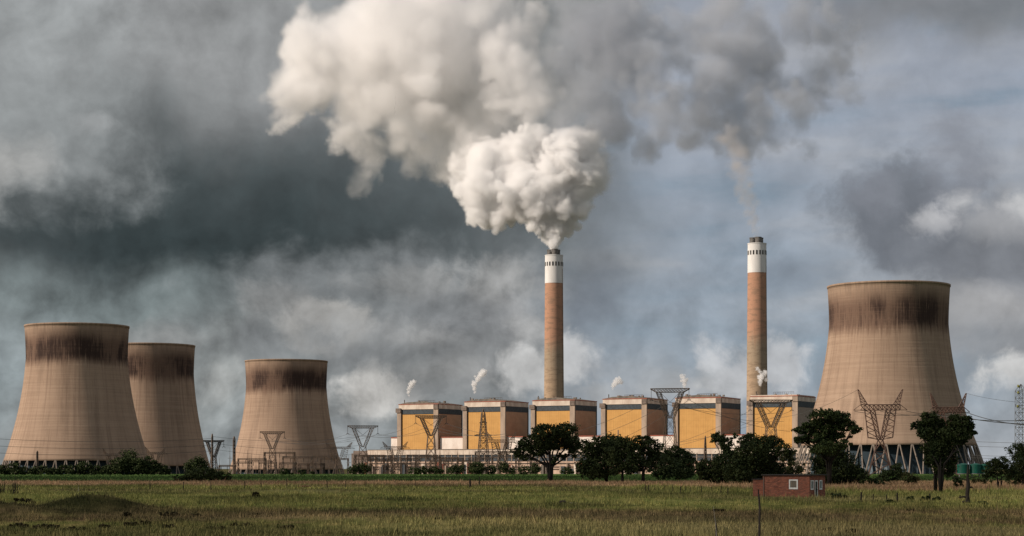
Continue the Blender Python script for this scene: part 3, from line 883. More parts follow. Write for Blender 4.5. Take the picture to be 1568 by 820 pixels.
def delta_pylon(px, py_top, bw_px, waist_py, y, yaw, label, m='steel', thick=.25, base_w=None):
    """flat-topped pylon whose two arms open from the waist into a Y"""
    ux = y / F; x = (px - CX) * ux; gzv = float(gz(x, y))
    H = CAMZ + (HOR - py_top) * ux - gzv; zw = CAMZ + (HOR - waist_py) * ux - gzv; hb = bw_px * ux / 2
    o = empty('lattice_pylon', (x, y, gzv), R(yaw), label, 'pylon', 'lattice pylons of the power station')
    b = MB(); wb = base_w or hb * .42; ww = hb * .20
    bd = H * .045
    lattice(b, sq(0, 0, wb, wb), sq(0, zw, ww, ww), 4, thick)
    for s in (-1, 1):
        lattice(b, sq(s * ww * .55, zw, ww * .45, ww), sq(s * hb * .60, H - bd, hb * .10, ww * .8), 6, thick * .85)
    b.bar((-ww * 2, 0, zw + (H - zw) * .55), (0, 0, zw + (H - zw) * .5), .01)
    b.bar((-hb * .5, 0, H - bd), (0, 0, H - bd - (H - zw) * .33), thick * .5)
    b.bar((hb * .5, 0, H - bd), (0, 0, H - bd - (H - zw) * .33), thick * .5)
    b.build('body', M[m], o)
    c = MB()
    lattice(c, [(-hb, -ww * .6, H), (-hb, ww * .6, H), (-hb, ww * .6, H - .4), (-hb, -ww * .6, H - .4)],
            [(-hb * .7, -ww * .7, H), (-hb * .7, ww * .7, H), (-hb * .7, ww * .7, H - bd), (-hb * .7, -ww * .7, H - bd)], 2, thick * .8)
    lattice(c, [(-hb * .7, -ww * .7, H), (-hb * .7, ww * .7, H), (-hb * .7, ww * .7, H - bd), (-hb * .7, -ww * .7, H - bd)],
            [(hb * .7, -ww * .7, H), (hb * .7, ww * .7, H), (hb * .7, ww * .7, H - bd), (hb * .7, -ww * .7, H - bd)], 9, thick * .8)
    lattice(c, [(hb * .7, -ww * .7, H), (hb * .7, ww * .7, H), (hb * .7, ww * .7, H - bd), (hb * .7, -ww * .7, H - bd)],
            [(hb, -ww * .6, H), (hb, ww * .6, H), (hb, ww * .6, H - .4), (hb, -ww * .6, H - .4)], 2, thick * .8)
    c.build('cross_arm', M[m], o)
    il = (H - zw) * .36
    for s in (-1, 1):
        i_ = MB().bar((s * hb * .98, 0, H - .3), (s * hb * .98, 0, H - il), thick * .7, sides=6)
        i_.bar((s * hb * .98 - 1.2, 0, H - il - .6), (s * hb * .98, 0, H - il), .18); i_.bar((s * hb * .98 + 1.2, 0, H - il - .6), (s * hb * .98, 0, H - il), .18)
        i_.build('insulator', M['insul'], o)
    def at(lx, lz): return o.matrix_basis @ Vector((lx, 0, lz))
    bpy.context.view_layer.update()
    mw = Matrix.Translation(Vector((x, y, gzv))) @ Matrix.Rotation(R(yaw), 4, 'Z')
    return [mw @ Vector((-hb * .98, 0, H - il - .6)), mw @ Vector((0, 0, H - bd - (H - zw) * .33)), mw @ Vector((hb * .98, 0, H - il - .6)), mw @ Vector((-hb * .6, 0, H)), mw @ Vector((hb * .6, 0, H))]


def horned_pylon(px, py_beam, bw_px, py_tip, waist_py, y, yaw, label, m='steel_red', thick=.26):
    """pylon with a level beam, two raking peaks above it and two columns narrowing to a waist"""
    ux = y / F; x = (px - CX) * ux; gzv = float(gz(x, y))
    zb = CAMZ + (HOR - py_beam) * ux - gzv; zt = CAMZ + (HOR - py_tip) * ux - gzv; zw = CAMZ + (HOR - waist_py) * ux - gzv; hb = bw_px * ux / 2
    o = empty('horned_pylon', (x, y, gzv), R(yaw), label, 'pylon', 'horned lattice pylons')
    b = MB(); ww = hb * .18
    lattice(b, sq(0, 0, hb * .62, hb * .5), sq(0, zw, hb * .12, ww), 3, thick)
    for s in (-1, 1):
        lattice(b, sq(s * hb * .08, zw, hb * .08, ww), sq(s * hb * .40, zb, hb * .12, ww), 5, thick * .85)
        for yy in (-ww, ww):
            b.bar((s * hb * .78, yy, zb), (s * hb * .62, yy, zw + 1), thick * .8)
            for k in range(5):
                t0, t1 = k / 5, (k + 1) / 5
                p0 = Vector((s * hb * (.78 - .16 * t0), yy, zb + (zw + 1 - zb) * t0)); p1 = Vector((s * hb * (.52 - .36 * (t0 + t1) / 2), yy, zb + (zw - zb) * (t0 + t1) / 2)); p2 = Vector((s * hb * (.78 - .16 * t1), yy, zb + (zw + 1 - zb) * t1))
                b.bar(p0, p1, thick * .5); b.bar(p1, p2, thick * .5)
            b.bar((s * hb * .62, yy, zw + 1), (0, yy, zw), thick * .8)
    b.build('body', M[m], o)
    c = MB(); bd = (zt - zb) * .26
    lattice(c, [(-hb, -ww, zb), (-hb, ww, zb), (-hb, ww, zb + bd), (-hb, -ww, zb + bd)], [(hb, -ww, zb), (hb, ww, zb), (hb, ww, zb + bd), (hb, -ww, zb + bd)], 9, thick * .8)
    c.bar((-hb * 1.35, 0, zb), (-hb, 0, zb + bd), thick * .6); c.bar((hb * 1.35, 0, zb), (hb, 0, zb + bd), thick * .6)
    c.bar((-hb * 1.35, 0, zb), (-hb, 0, zb), thick * .6); c.bar((hb * 1.35, 0, zb), (hb, 0, zb), thick * .6)
    c.build('cross_arm', M[m], o)
    for s in (-1, 1):
        h = MB(); lattice(h, sq(s * hb * .80, zb + bd, hb * .16, ww * .8), sq(s * hb * 1.12, zt, hb * .02, .1), 5, thick * .7)
        h.build('peak', M[m], o)
    mw = Matrix.Translation(Vector((x, y, gzv))) @ Matrix.Rotation(R(yaw), 4, 'Z')
    return [mw @ Vector((-hb * 1.3, 0, zb - .5)), mw @ Vector((0, 0, zb - .5)), mw @ Vector((hb * 1.3, 0, zb - .5)), mw @ Vector((-hb * 1.12, 0, zt)), mw @ Vector((hb * 1.12, 0, zt))]


def mast(px, py_top, y, wb_px, label, arms=(), m='steel', name='lattice_mast', thick=.22, wt=.25):
    ux = y / F; x = (px - CX) * ux; gzv = float(gz(x, y)); H = CAMZ + (HOR - py_top) * ux - gzv; w = wb_px * ux / 2
    o = empty(name, (x, y, gzv), R(14), label, 'mast')
    b = MB(); lattice(b, sq(0, 0, w, w), sq(0, H * .93, w * wt, w * wt), 12, thick); lattice(b, sq(0, H * .93, w * wt, w * wt), sq(0, H, .08, .08), 1, thick)
    b.build('body', M[m], o)
    for za, aw in arms:
        MB().bar((-aw, 0, H * za), (aw, 0, H * za), thick).bar((-aw, 0, H * za), (0, 0, H * za + 1.6), thick * .7).bar((aw, 0, H * za), (0, 0, H * za + 1.6), thick * .7).build('cross_arm', M[m], o)
    return o, H, w


d1 = delta_pylon(660, 636, 48, 667, 1480, 8, 'flat-topped Y pylon in front of the leftmost yellow boiler house')
d2 = delta_pylon(555.5, 651.5, 47, 684, 1600, 6, 'flat-topped Y pylon against the sky, right of the third cooling tower', thick=.25)
d3 = delta_pylon(417, 660.5, 38, 687, 1750, 5, 'flat-topped Y pylon in front of the patchy sunlit cooling tower', thick=.26)
d4 = delta_pylon(1026, 594.5, 60, 640, 1250, -16, 'wide flat-topped pylon standing between the fourth and fifth boiler houses', thick=.21)
d5 = delta_pylon(1180.5, 612, 66, 654, 1300, 4, 'flat-topped Y pylon in front of the rightmost yellow boiler house')
d6 = delta_pylon(327, 674, 33, 700, 1500, 25, 'pylon between the second and third cooling towers', thick=.24)
h1 = horned_pylon(1348, 627.5, 60, 596, 673, 900, -7, 'reddish horned pylon in front of the legs of the lone cooling tower', thick=.21)
h2 = horned_pylon(1452, 631, 48, 602, 668, 980, -7, 'reddish horned pylon rising behind the two-trunked tree', thick=.30)
h3 = horned_pylon(172, 697, 26, 686, 712, 1400, 5, 'faint horned pylon at the foot of the largest left tower', 'steel', .15)
h4 = horned_pylon(238, 695, 27, 684, 711, 1400, 5, 'faint horned pylon at the foot of the half hidden tower', 'steel', .15)
h5 = horned_pylon(519, 686.5, 36, 677, 704, 1450, 5, 'horned pylon at the right edge of the third cooling tower', 'steel', .17)
h6 = horned_pylon(605, 686, 34, 676, 702, 1450, 5, 'horned pylon below the left side of the leftmost boiler house', 'steel', .17)
h7 = horned_pylon(768, 677, 40, 661, 697, 1350, -5, 'horned pylon right of the slim mast, beside the umbrella tree', 'steel', .17)
mast(740, 626, 1500, 20, 'slim tapering lattice mast in front of the second boiler house', ((.62, 7), (.8, 3)), thick=.28)
mast(1080, 667, 1500, 6, 'short lattice mast standing on the hall in front of the fifth boiler house', thick=.25)
mast(358.5, 668, 1700, 3, 'thin dark mast at the left edge of the third cooling tower', thick=.45, wt=.9)
mast(325, 664, 1495, 2.4, 'thin spike standing beside the pylon between two cooling towers', thick=.35, wt=.7)
mast(57, 690, 1200, 2.4, 'short dark mast at the foot of the largest left tower', thick=.32, wt=.8)
mo, mH, mw_ = mast(1563, 588, 700, 13, 'pale lattice tower with yellow fittings at the right edge', m='steel_pale', name='lattice_tower', thick=.10, wt=.95)
for k, (dx, dz) in enumerate(((-1.5, -1.0), (-1.5, -3.3), (1.5, -1.6), (-1.7, -8.2), (1.6, -8.6))):
    f = MB().bar((dx, -.6, mH + dz), (dx + .35, -.9, mH + dz + .5), .38, .62, 8); f.bar((dx, -.6, mH + dz), (0, 0, mH + dz - .3), .1)
    f.build('floodlight', M['yellow_ins'], mo)

# substation gantries: portals of thin steel posts and beams
def gantry_mesh(w, h, spikes):
    g = MB()
    for s in (-1, 1):
        lattice(g, sq(s * w / 2, 0, .7, .7), sq(s * w / 2, h, .45, .45), 5, .19)
        if spikes: g.bar((s * w / 2, 0, h), (s * w / 2, 0, h + 6), .18, .06)
    lattice(g, [(-w / 2, -.5, h), (-w / 2, .5, h), (-w / 2, .5, h - 1.2), (-w / 2, -.5, h - 1.2)], [(w / 2, -.5, h), (w / 2, .5, h), (w / 2, .5, h - 1.2), (w / 2, -.5, h - 1.2)], 8, .15)
    return g.mesh('substation_gantry', M['steel'])


gm = [gantry_mesh(17, 14, True), gantry_mesh(22, 17, False), gantry_mesh(13, 12, True)]
ins = MB()
ins.bar((0, 0, -.2), (0, 0, -3.0), .22, sides=6)
gi_m = ins.mesh('insulator_string', M['insul'])
rr = random.Random(11)
GX = [372, 386, 398, 410, 428, 441, 455, 470, 484, 497, 512, 348, 560, 577, 592, 611, 628, 646, 664, 683, 700, 717, 736, 752, 772, 789, 808, 826, 566, 584, 602, 620, 637, 655, 673, 692]
for k, px in enumerate(GX):
    y = rr.uniform(1380, 1620); x = (px - CX) * y / F; j = rr.randrange(3)
    yard = 'at the foot of the third cooling tower' if px < 530 else 'in front of the turbine hall'
    nth = GX.index(px) + 1 if px < 530 else GX.index(px) - 11
    o = empty('substation_gantry', (x, y, float(gz(x, y))), R(rr.uniform(-12, 12)), None, 'gantry', 'steel gantries of the switchyard')
    o['px'] = px
    link('frame', gm[j], o)
    for dx in (-5, 0, 5):
        l = link('insulator_string', gi_m, o); l.location = (dx, 0, (14, 17, 12)[j] - 1.2)
MX = [352, 379, 392, 404, 421, 435, 448, 462, 477, 491, 505, 534, 568, 585, 601, 620, 640, 657, 675, 692, 709, 728, 748, 764, 797]
for k, px in enumerate(MX):
    y = rr.uniform(1400, 1650); x = (px - CX) * y / F; h = rr.uniform(14, 27); zg = float(gz(x, y))
    mm_ = MB().bar((0, 0, -.5), (0, 0, h * .7), .28, .2, 6).bar((0, 0, h * .7), (0, 0, h), .14, .05, 6)
    mm_.bar((-1.6, 0, h * .62), (1.6, 0, h * .62), .12)
    o = mm_.build('lightning_mast', M['steel'], None, (x, y, zg))
    nm = ['first', 'second', 'third', 'fourth', 'fifth', 'sixth', 'seventh', 'eighth', 'ninth', 'tenth', 'eleventh', 'twelfth', 'thirteenth']
    tag(o, (f'{nm[k]} thin steel spike from the left, below the patchy sunlit cooling tower' if px < 530 else f'{nm[k - 11] if k - 11 < 13 else "last"} thin steel spike from the left before the turbine hall wall'), 'mast', 'thin lightning masts of the switchyard')
ORD = ['first', 'second', 'third', 'fourth', 'fifth', 'sixth', 'seventh', 'eighth', 'ninth', 'tenth', 'eleventh', 'twelfth', 'thirteenth', 'fourteenth', 'fifteenth', 'sixteenth', 'seventeenth', 'eighteenth', 'nineteenth', 'twentieth', 'twenty-first', 'twenty-second', 'twenty-third', 'twenty-fourth', 'twenty-fifth', 'twenty-sixth', 'twenty-seventh', 'twenty-eighth', 'twenty-ninth', 'thirtieth', 'thirty-first', 'thirty-second']
gs = sorted([(o['px'], o) for o in bpy.data.objects if o.name.startswith('substation_gantry')], key=lambda t: t[0])
for k, (gx, o) in enumerate(gs):
    a = gx < 530
    n = k if a else k - sum(1 for q in gs if q[0] < 530)
    o['label'] = (f'{ORD[n]} steel switchyard gantry from the left, below the patchy sunlit cooling tower' if a else
                  f'{ORD[n]} steel switchyard gantry from the left before the turbine hall windows')
    del o['px']

# power lines
def wire(p, q, sag, r, label, seg=22):
    p, q = Vector(p), Vector(q); pts = []
    for k in range(seg + 1):
        t = k / seg; v = p.lerp(q, t); v.z -= sag * 4 * t * (1 - t); pts.append(v)
    o = MB().tube(pts, r, 4).build('power_line', M['wire'])
    return tag(o, label, 'power line', 'overhead power lines')


wn = ['left', 'middle', 'right']
for k in range(3):
    wire(d2[k], d1[k], 5, .11, f'{wn[k]} power line from the leftmost boiler house pylon to the pylon against the sky')
    wire(d3[k], d2[k], 6, .11, f'{wn[k]} power line from the patchy cooling tower pylon to the pylon against the sky')
    wire(d1[k], W((775, 830, 890)[k], (664, 668, 672)[k], 1000), 4, .10, f'{wn[k]} power line running right from the leftmost boiler house pylon')
    wire(d4[k], W((850, 880, 905)[k], (668, 676, 690)[k], 1500), 3, .14, f'{wn[k]} sloping power line across the fourth boiler house')
    wire(d4[k], W((1190, 1200, 1210)[k], (632, 645, 660)[k], 1500), 4, .12, f'{wn[k]} power line running right from the wide pylon')
    wire(d5[k], W((985, 1000, 1010)[k], (690, 688, 680)[k], 1700), 4, .12, f'{wn[k]} power line sloping down left from the rightmost boiler house pylon')
    wire(h1[k], h2[k], 1.5, .10, f'{wn[k]} power line between the two reddish horned pylons')
    wire(h2[k], W(1640, (640, 648, 652)[k], 620), 2.0, (.13, .16, .16)[k], f'{("upper", "middle", "lower")[k]} thick cable from the rightmost horned pylon to the right edge')
wire(h1[3], W(1180, 640, 1200), 3, .08, 'earth wire running left from the reddish horned pylon peak')
wire(h2[4], W(1640, 618, 640), 1.5, .06, 'thin earth wire from the rightmost horned pylon peak to the right edge')
for k, (ya, yb) in enumerate(((668, 671), (679, 681), (690, 690))):
    wire(W(-60, ya, 1300), W(325, yb, 1450), 3, .10, f'{["upper", "middle", "lower"][k]} faint power line across the foot of the left cooling towers')
    wire(W(325, yb - 3, 1450), W(555, yb - 4 + 4 * k, 1600), 4, .09, f'{["upper", "middle", "lower"][k]} faint power line across the foot of the third cooling tower')
for k, py in enumerate((676, 683, 697, 701)):
    wire(W(1480, py - 1, 1200), W(1640, py + 1, 900), .6, .09, f'{ORD[k]} level power line from the top, right of the lone cooling tower')

# ------------------------------------------------------------------ trees and shrubs
def leaf_cloud(lobes, dens, size, r, gap=.25, flat=.55):
    """lobes (c, rx, ry, rz) in world metres -> quads spread as many small clumps through the lobes"""
    out = []
    for c, rx, ry, rz in lobes:
        area = (rx * rz + rx * ry + ry * rz) * 4
        nc = max(6, int(area / (size * size) * .034 * dens))
        d = r.normal(size=(nc, 3)); d /= np.linalg.norm(d, axis=1)[:, None]
        rad = r.uniform(.35, 1.03, nc) ** .55
        cc = np.array(c) + d * rad[:, None] * np.array([rx, ry, rz])
        kp = r.random(nc) > gap; cc = cc[kp]; nc = len(cc)
        cr = min(rx, rz) * r.uniform(.20, .50, nc)
        npc = 38
        o = r.normal(size=(nc, npc, 3)) * np.array([.62, .62, .40]) * cr[:, None, None]
        p = (cc[:, None, :] + o).reshape(-1, 3)
        n = len(p); s = size * r.uniform(.55, 1.3, n)
        nrm = r.normal(size=(n, 3)) + np.array([0, 0, flat]); nrm /= np.linalg.norm(nrm, axis=1)[:, None]
        t = np.cross(nrm, r.normal(size=(n, 3))); t /= np.linalg.norm(t, axis=1)[:, None]; b = np.cross(nrm, t)
        a_ = t * s[:, None]; b_ = b * s[:, None] * .6
        out.append(np.stack([p - a_, p - b_, p + a_, p + b_], 1).reshape(-1, 3))
    return np.concatenate(out)


def tree(name, label, cat, base, lobes, trunk_px=6, leaf='leaf', size=.22, dens=1.0, gap=.25, split=.45, trunks=None, depth=None, group=None, seed=1, y=None, limb=True, rd=.8):
    """base (px, py of its foot); lobes (px, py, rx, ry) in photo pixels at the tree's distance"""
    r = np.random.default_rng(seed); rp = random.Random(seed)
    bp = gp(*base) if y is None else None
    if y is not None:
        x = (base[0] - CX) * y / F; bp = Vector((x, y, float(gz(x, y))))
    y = bp.y; u = y / F
    o = empty(name, bp, 0, label, cat, group)
    L = []
    span = max(l[0] + l[2] for l in lobes) - min(l[0] - l[2] for l in lobes)
    dz = span * u * .28
    for (lx, ly, rx, ry) in lobes:
        w = W(lx, ly, y) - bp
        w.y += rp.uniform(-dz, dz)
        L.append(((w.x, w.y, w.z), rx * u * 1.12, max(rx, ry) * u * rd, ry * u * 1.15))
    if limb:
        t = MB(); tr = trunk_px * u / 2
        tb = trunks or [(base[0], base[1])]
        top_z = max(l[0][2] for l in L)
        feet = [gp(*q) - bp if len(tb) > 1 else Vector((0, 0, 0)) for q in tb]
        for i, l in enumerate(L):
            f = feet[i % len(feet)]; c = Vector(l[0])
            sp = Vector((f.x + (c.x - f.x) * .10, f.y + (c.y - f.y) * .08, top_z * split * rp.uniform(.75, 1.0)))
            if c.z < sp.z: sp.z = max(.3, c.z * .6)
            mid = sp.lerp(c, .5); mid.z += (c.z - sp.z) * .06; mid.x += rp.uniform(-.4, .4); 
            f0 = Vector((f.x, f.y, -.2)); q1 = f0.lerp(sp, .5); q1.x += rp.uniform(-.12, .12)
            k = .62 + .38 * (i < len(feet))
            t.tube([f0, q1, sp, mid, c], [tr * k * 1.15, tr * k * .85, tr * k * .62, tr * .30, tr * .10], 7)
            for _ in range(4):                              # branchlets
                e = Vector(l[0]) + Vector((rp.uniform(-1, 1) * l[1], rp.uniform(-1, 1) * l[2], rp.uniform(-.4, .9) * l[3])) * .85
                s_ = mid.lerp(c, rp.uniform(0, .8)); m_ = s_.lerp(e, .5); m_.z += .15 * l[3]
                t.tube([s_, m_, e], [tr * .20, tr * .13, tr * .05], 5)
        t.build('trunk', M['bark'], o, smooth=True)
    link('crown', fast_mesh('crown', leaf_cloud(L, dens, size, r, gap), 4, M[leaf]), o)
    return o


tree('umbrella_tree', 'flat-topped umbrella tree with bare forking limbs, standing alone before the third boiler house', 'tree', (843, 737),
     [(800, 692, 14, 8), (813, 677, 19, 10), (838, 662, 22, 11), (864, 660, 18, 11), (876, 677, 13, 13), (853, 676, 22, 10), (824, 688, 18, 8), (838, 680, 18, 8), (880, 692, 9, 8), (860, 697, 7, 5), (806, 700, 9, 4), (848, 704, 6, 4)],
     8, 'leaf', .30, 1.9, .10, .34, seed=2)
tree('broad_tree', 'broad dark tree right of the umbrella tree, its foliage reaching nearly to the ground', 'tree', (929, 738),
     [(915, 681, 21, 11), (935, 674, 15, 8), (902, 698, 16, 12), (922, 695, 26, 14), (893, 717, 11, 10), (925, 715, 25, 12), (938, 690, 18, 13), (906, 716, 16, 11), (912, 727, 14, 6)],
     6, 'leaf', .30, 1.5, .08, .3, group='trees in front of the turbine hall', seed=3)
tree('broad_tree', 'dark tree with a straight thin trunk, third from the left before the turbine hall', 'tree', (953, 738.5),
     [(950, 688, 17, 14), (961, 704, 17, 13), (945, 713, 13, 11), (957, 680, 14, 9), (965, 718, 10, 7)],
     5, 'leaf', .30, 1.5, .1, .3, group='trees in front of the turbine hall', seed=4)
tree('broad_tree', 'rounded tree with grey-green clumps and a short stout trunk', 'tree', (985, 738.5),
     [(980, 681, 19, 11), (985, 673, 13, 6), (999, 684, 16, 11), (985, 700, 23, 13), (1004, 703, 13, 11), (974, 713, 14, 8), (995, 715, 12, 6)],
     6, 'leaf_green', .30, 1.3, .15, .3, group='trees in front of the turbine hall', seed=5)
tree('broad_tree', 'low wide dark tree at the right end of the group before the turbine hall', 'tree', (1040, 735),
     [(1033, 692, 15, 8), (1040, 700, 22, 11), (1050, 712, 15, 10), (1019, 713, 17, 14), (1035, 722, 25, 10), (1061, 709, 6, 6), (1012, 726, 12, 7), (1052, 724, 10, 6)],
     6, 'leaf', .30, 1.5, .08, .25, group='trees in front of the turbine hall', seed=6)
tree('slender_tree', 'slender tree with a small tufted top above the thicket behind the hut', 'tree', (1106, 742),
     [(1103, 669, 12, 7), (1109, 680, 9, 8), (1094, 674, 6, 4), (1112, 690, 8, 7), (1085, 714, 16, 10), (1074, 720, 10, 8), (1110, 712, 20, 18), (1098, 729, 24, 9)],
     4, 'leaf', .24, 2.0, .06, .5, group='trees behind the brick hut', seed=7)
tree('slender_tree', 'airy tree with see-through foliage between the slender tree and the thicket', 'tree', (1136, 742),
     [(1129, 667, 10, 4), (1140, 671, 9, 5), (1121, 673, 7, 4), (1133, 681, 8, 5), (1128, 700, 12, 10)],
     3, 'leaf_green', .22, .7, .45, .5, group='trees behind the brick hut', seed=8)
tree('broad_tree', 'large spreading dark tree directly behind the brick hut', 'tree', (1165, 743),
     [(1148, 673, 12, 8), (1164, 681, 18, 11), (1150, 696, 24, 16), (1185, 676, 15, 8), (1196, 690, 13, 9), (1160, 716, 28, 17), (1190, 722, 16, 13), (1130, 722, 20, 15), (1148, 732, 20, 9), (1176, 700, 14, 10)],
     6, 'leaf', .24, 2.0, .05, .35, group='trees behind the brick hut', seed=9)
tree('shrub_clump', 'olive green shrub clump between the spreading tree and the tall flat-topped tree', 'shrub', (1215, 741),
     [(1204, 699, 15, 7), (1216, 712, 16, 10), (1222, 728, 18, 11), (1200, 726, 14, 10), (1212, 690, 9, 5)],
     3, 'leaf_olive', .24, 1.1, .2, .4, group='trees behind the brick hut', seed=10)
tree('flat_topped_tree', 'tall flat-topped tree in layered tiers, rising behind the right end of the hut', 'tree', (1270, 744),
     [(1262, 637, 22, 9), (1285, 640, 18, 9), (1298, 651, 17, 7), (1245, 649, 15, 6), (1230, 657, 15, 5.5), (1265, 656, 26, 8), (1305, 659, 11, 5), (1250, 670, 22, 7), (1282, 670, 20, 7), (1232, 674, 14, 5), (1260, 686, 20, 9), (1221, 672, 8, 4), (1287, 682, 12, 6), (1275, 648, 22, 7)],
     7, 'leaf_pine', .24, 2.1, .06, .45, seed=11)
tree('dense_tree', 'rounded dense dark tree below the tall flat-topped tree', 'tree', (1283, 743),
     [(1268, 700, 22, 18), (1283, 716, 32, 20), (1306, 726, 20, 13), (1262, 728, 20, 13), (1318, 733, 10, 7)],
     6, 'leaf', .24, 1.7, .03, .3, seed=12)
tree('two_trunked_tree', 'tall dark tree on two trunks, in front of the lone cooling tower', 'tree', (1438, 753.5),
     [(1419, 640, 12, 8), (1406, 652, 10, 6), (1431, 650, 18, 12), (1438, 668, 20, 16), (1465, 646, 17, 10), (1480, 656, 11, 8), (1456, 666, 22, 13), (1430, 690, 17, 14), (1449, 698, 18, 17), (1427, 708, 12, 10), (1447, 718, 14, 10), (1482, 664, 8, 5), (1415, 664, 10, 8), (1470, 676, 9, 6)],
     5, 'leaf', .20, 2.2, .05, .4, trunks=[(1433, 753), (1441, 754)], seed=13)
tree('small_tree', 'small round-topped tree on two leaning stems near the right edge', 'tree', (1531, 748),
     [(1519, 712, 13, 8), (1535, 708, 14, 8), (1530, 719, 18, 9), (1517, 725, 9, 7), (1546, 720, 10, 8)],
     3, 'leaf', .18, 1.3, .15, .4, trunks=[(1528, 748), (1534, 748)], seed=14)
tree('small_tree', 'dark tree cut off by the right edge of the picture', 'tree', (1566, 745),
     [(1559, 691, 12, 10), (1566, 703, 16, 12), (1568, 720, 17, 14), (1580, 695, 16, 14), (1557, 732, 11, 9), (1562, 682, 8, 5)],
     4, 'leaf_green', .18, 1.5, .08, .4, seed=15)
# bushes around the hut and tower foot: px, py foot, lobes, material, label
BUSH = [
    (1370, 741, [(1365, 724, 16, 10), (1378, 721, 12, 9), (1352, 731, 9, 6)], 'leaf_green', 'large green bush below the reddish horned pylon'),
    (1395, 742, [(1393, 731, 10, 8), (1403, 735, 7, 5)], 'leaf_olive', 'yellowish bush between the large green bush and the two-trunked tree'),
    (1342, 743, [(1338, 737, 9, 5), (1348, 738, 7, 4)], 'leaf_green', 'low bush at the right foot of the dense dark tree'),
    (1466, 748, [(1464, 737, 8, 8), (1472, 740, 5, 6)], 'leaf', 'dark round bush under the right side of the two-trunked tree'),
    (1500, 742, [(1498, 737, 10, 4), (1510, 738, 8, 4)], 'leaf_olive', 'low olive bush below the green tanks'),
    (1283, 763, [(1280, 758, 8, 4), (1290, 760, 5, 2.5)], 'leaf', 'low dark bush just right of the brick hut'),
    (1366, 771, [(1364, 767.5, 7, 3.5)], 'leaf', 'small dark bush beside the thickest fence post right of the hut'),
    (1430, 768, [(1420, 764, 12, 3.5), (1440, 764, 10, 4)], 'leaf_green', 'wide low bush left of the broken trunk'),
    (1393, 767, [(1393, 763, 5, 3)], 'leaf_green', 'small green bush midway between the hut and the broken trunk'),
    (1505, 773, [(1503, 770, 7, 3.5)], 'leaf_green', 'small green bush right of the broken trunk'),
    (310, 737.5, [(290, 731, 20, 5), (310, 726, 24, 8), (335, 729, 18, 6), (276, 735, 10, 3), (345, 734, 8, 3)], 'leaf', 'wide dome-shaped dark bush at the near edge of the green strip'),
    (90, 790, [(40, 766, 14, 5), (30, 772, 10, 5), (52, 768, 8, 4)], 'dead', 'dark straggly bush on the left meadow beside the mound'),
]
BY = {11: 200}
for k, (bx, by, lob, lf, lab) in enumerate(BUSH):
    if k == 11: by = 777; bx = 38
    tree('bush', lab, 'bush', (bx, by), lob, 1.5, lf, .20 if by > 750 else .26, 1.5, .1, .2, seed=40 + k, group='bushes of the meadow')
tree('bush', 'small dark bush on a short stem, alone in the meadow left of centre', 'bush', (391, 765), [(391, 758, 5.5, 3.6), (394, 757, 3.5, 2.5)], 1.6, 'dead', .16, 1.6, .1, .3, seed=77, group='bushes of the meadow')

# hedge of bushes before the left towers and a row of shrubs before the hall (far, along the crest)
HED = [(4, 716, 11, 5), (22, 713, 10, 6), (40, 717, 11, 4), (58, 715, 11, 5), (76, 717, 11, 4), (95, 716, 11, 5), (113, 716, 10, 5), (130, 712, 10, 7), (149, 716, 11, 5), (166, 715, 10, 5), (184, 710, 12, 9), (199, 704, 12, 14), (214, 709, 12, 11), (228, 708, 9, 11), (240, 714, 9, 7), (253, 717, 8, 5)]
HL = ['bush at the left edge of the hedge below the largest left tower'] + [f'{ORD[k]} dark bush from the left in the hedge below the left towers' for k in range(1, 16)]
HL[11] = 'tallest dark bush in the hedge, where the two left towers overlap'
for k, (px, py, rx, ry) in enumerate(HED):
    tree('hedge_bush', HL[k], 'bush', (px, 726), [(px, py + 2, rx, ry), (px - rx * .5, py + 6, rx * .7, ry * .6), (px + rx * .5, py + 5, rx * .7, ry * .7), (px, 722, rx * 1.1, 4)], 2, 'leaf', .42, 1.4, .12, .3, y=1020, seed=90 + k, group='bushes in the hedge below the left towers', limb=False)
tree('hedge_bush', 'pair of rounded dark crowns above the dome-shaped bush', 'bush', (300, 726), [(293, 711, 9, 9), (307, 709, 10, 9), (300, 716, 15, 8)], 3, 'leaf', .40, 1.4, .08, .3, y=980, seed=120)
SHR = [(434, 720, 6, 5), (444, 722, 4, 3), (462, 721, 5, 3.5), (478, 722, 3, 2), (540, 717, 7, 6), (556, 716, 11, 7), (635, 719, 8, 5), (650, 719, 9, 5), (668, 719, 10, 5), (690, 718, 6, 6), (703, 717, 8, 7), (730, 715, 12, 9), (752, 718, 6, 7), (770, 714, 8, 8), (783, 719, 6, 5), (803, 719, 7, 6), (818, 716, 7, 8), (868, 720, 9, 5), (1075, 722, 8, 6)]
for k, (px, py, rx, ry) in enumerate(SHR):
    lab = f'{ORD[k]} small shrub from the left along the far edge of the green strip'
    tree('shrub', lab, 'shrub', (px, 725), [(px, py + 1, rx, ry), (px + rx * .3, py + 2, rx * .8, ry * .7)], 1.5, 'leaf' if k % 3 else 'leaf_green', .36, 1.3, .12, .3, y=1080, seed=130 + k, group='shrubs along the far edge of the green strip', limb=False)

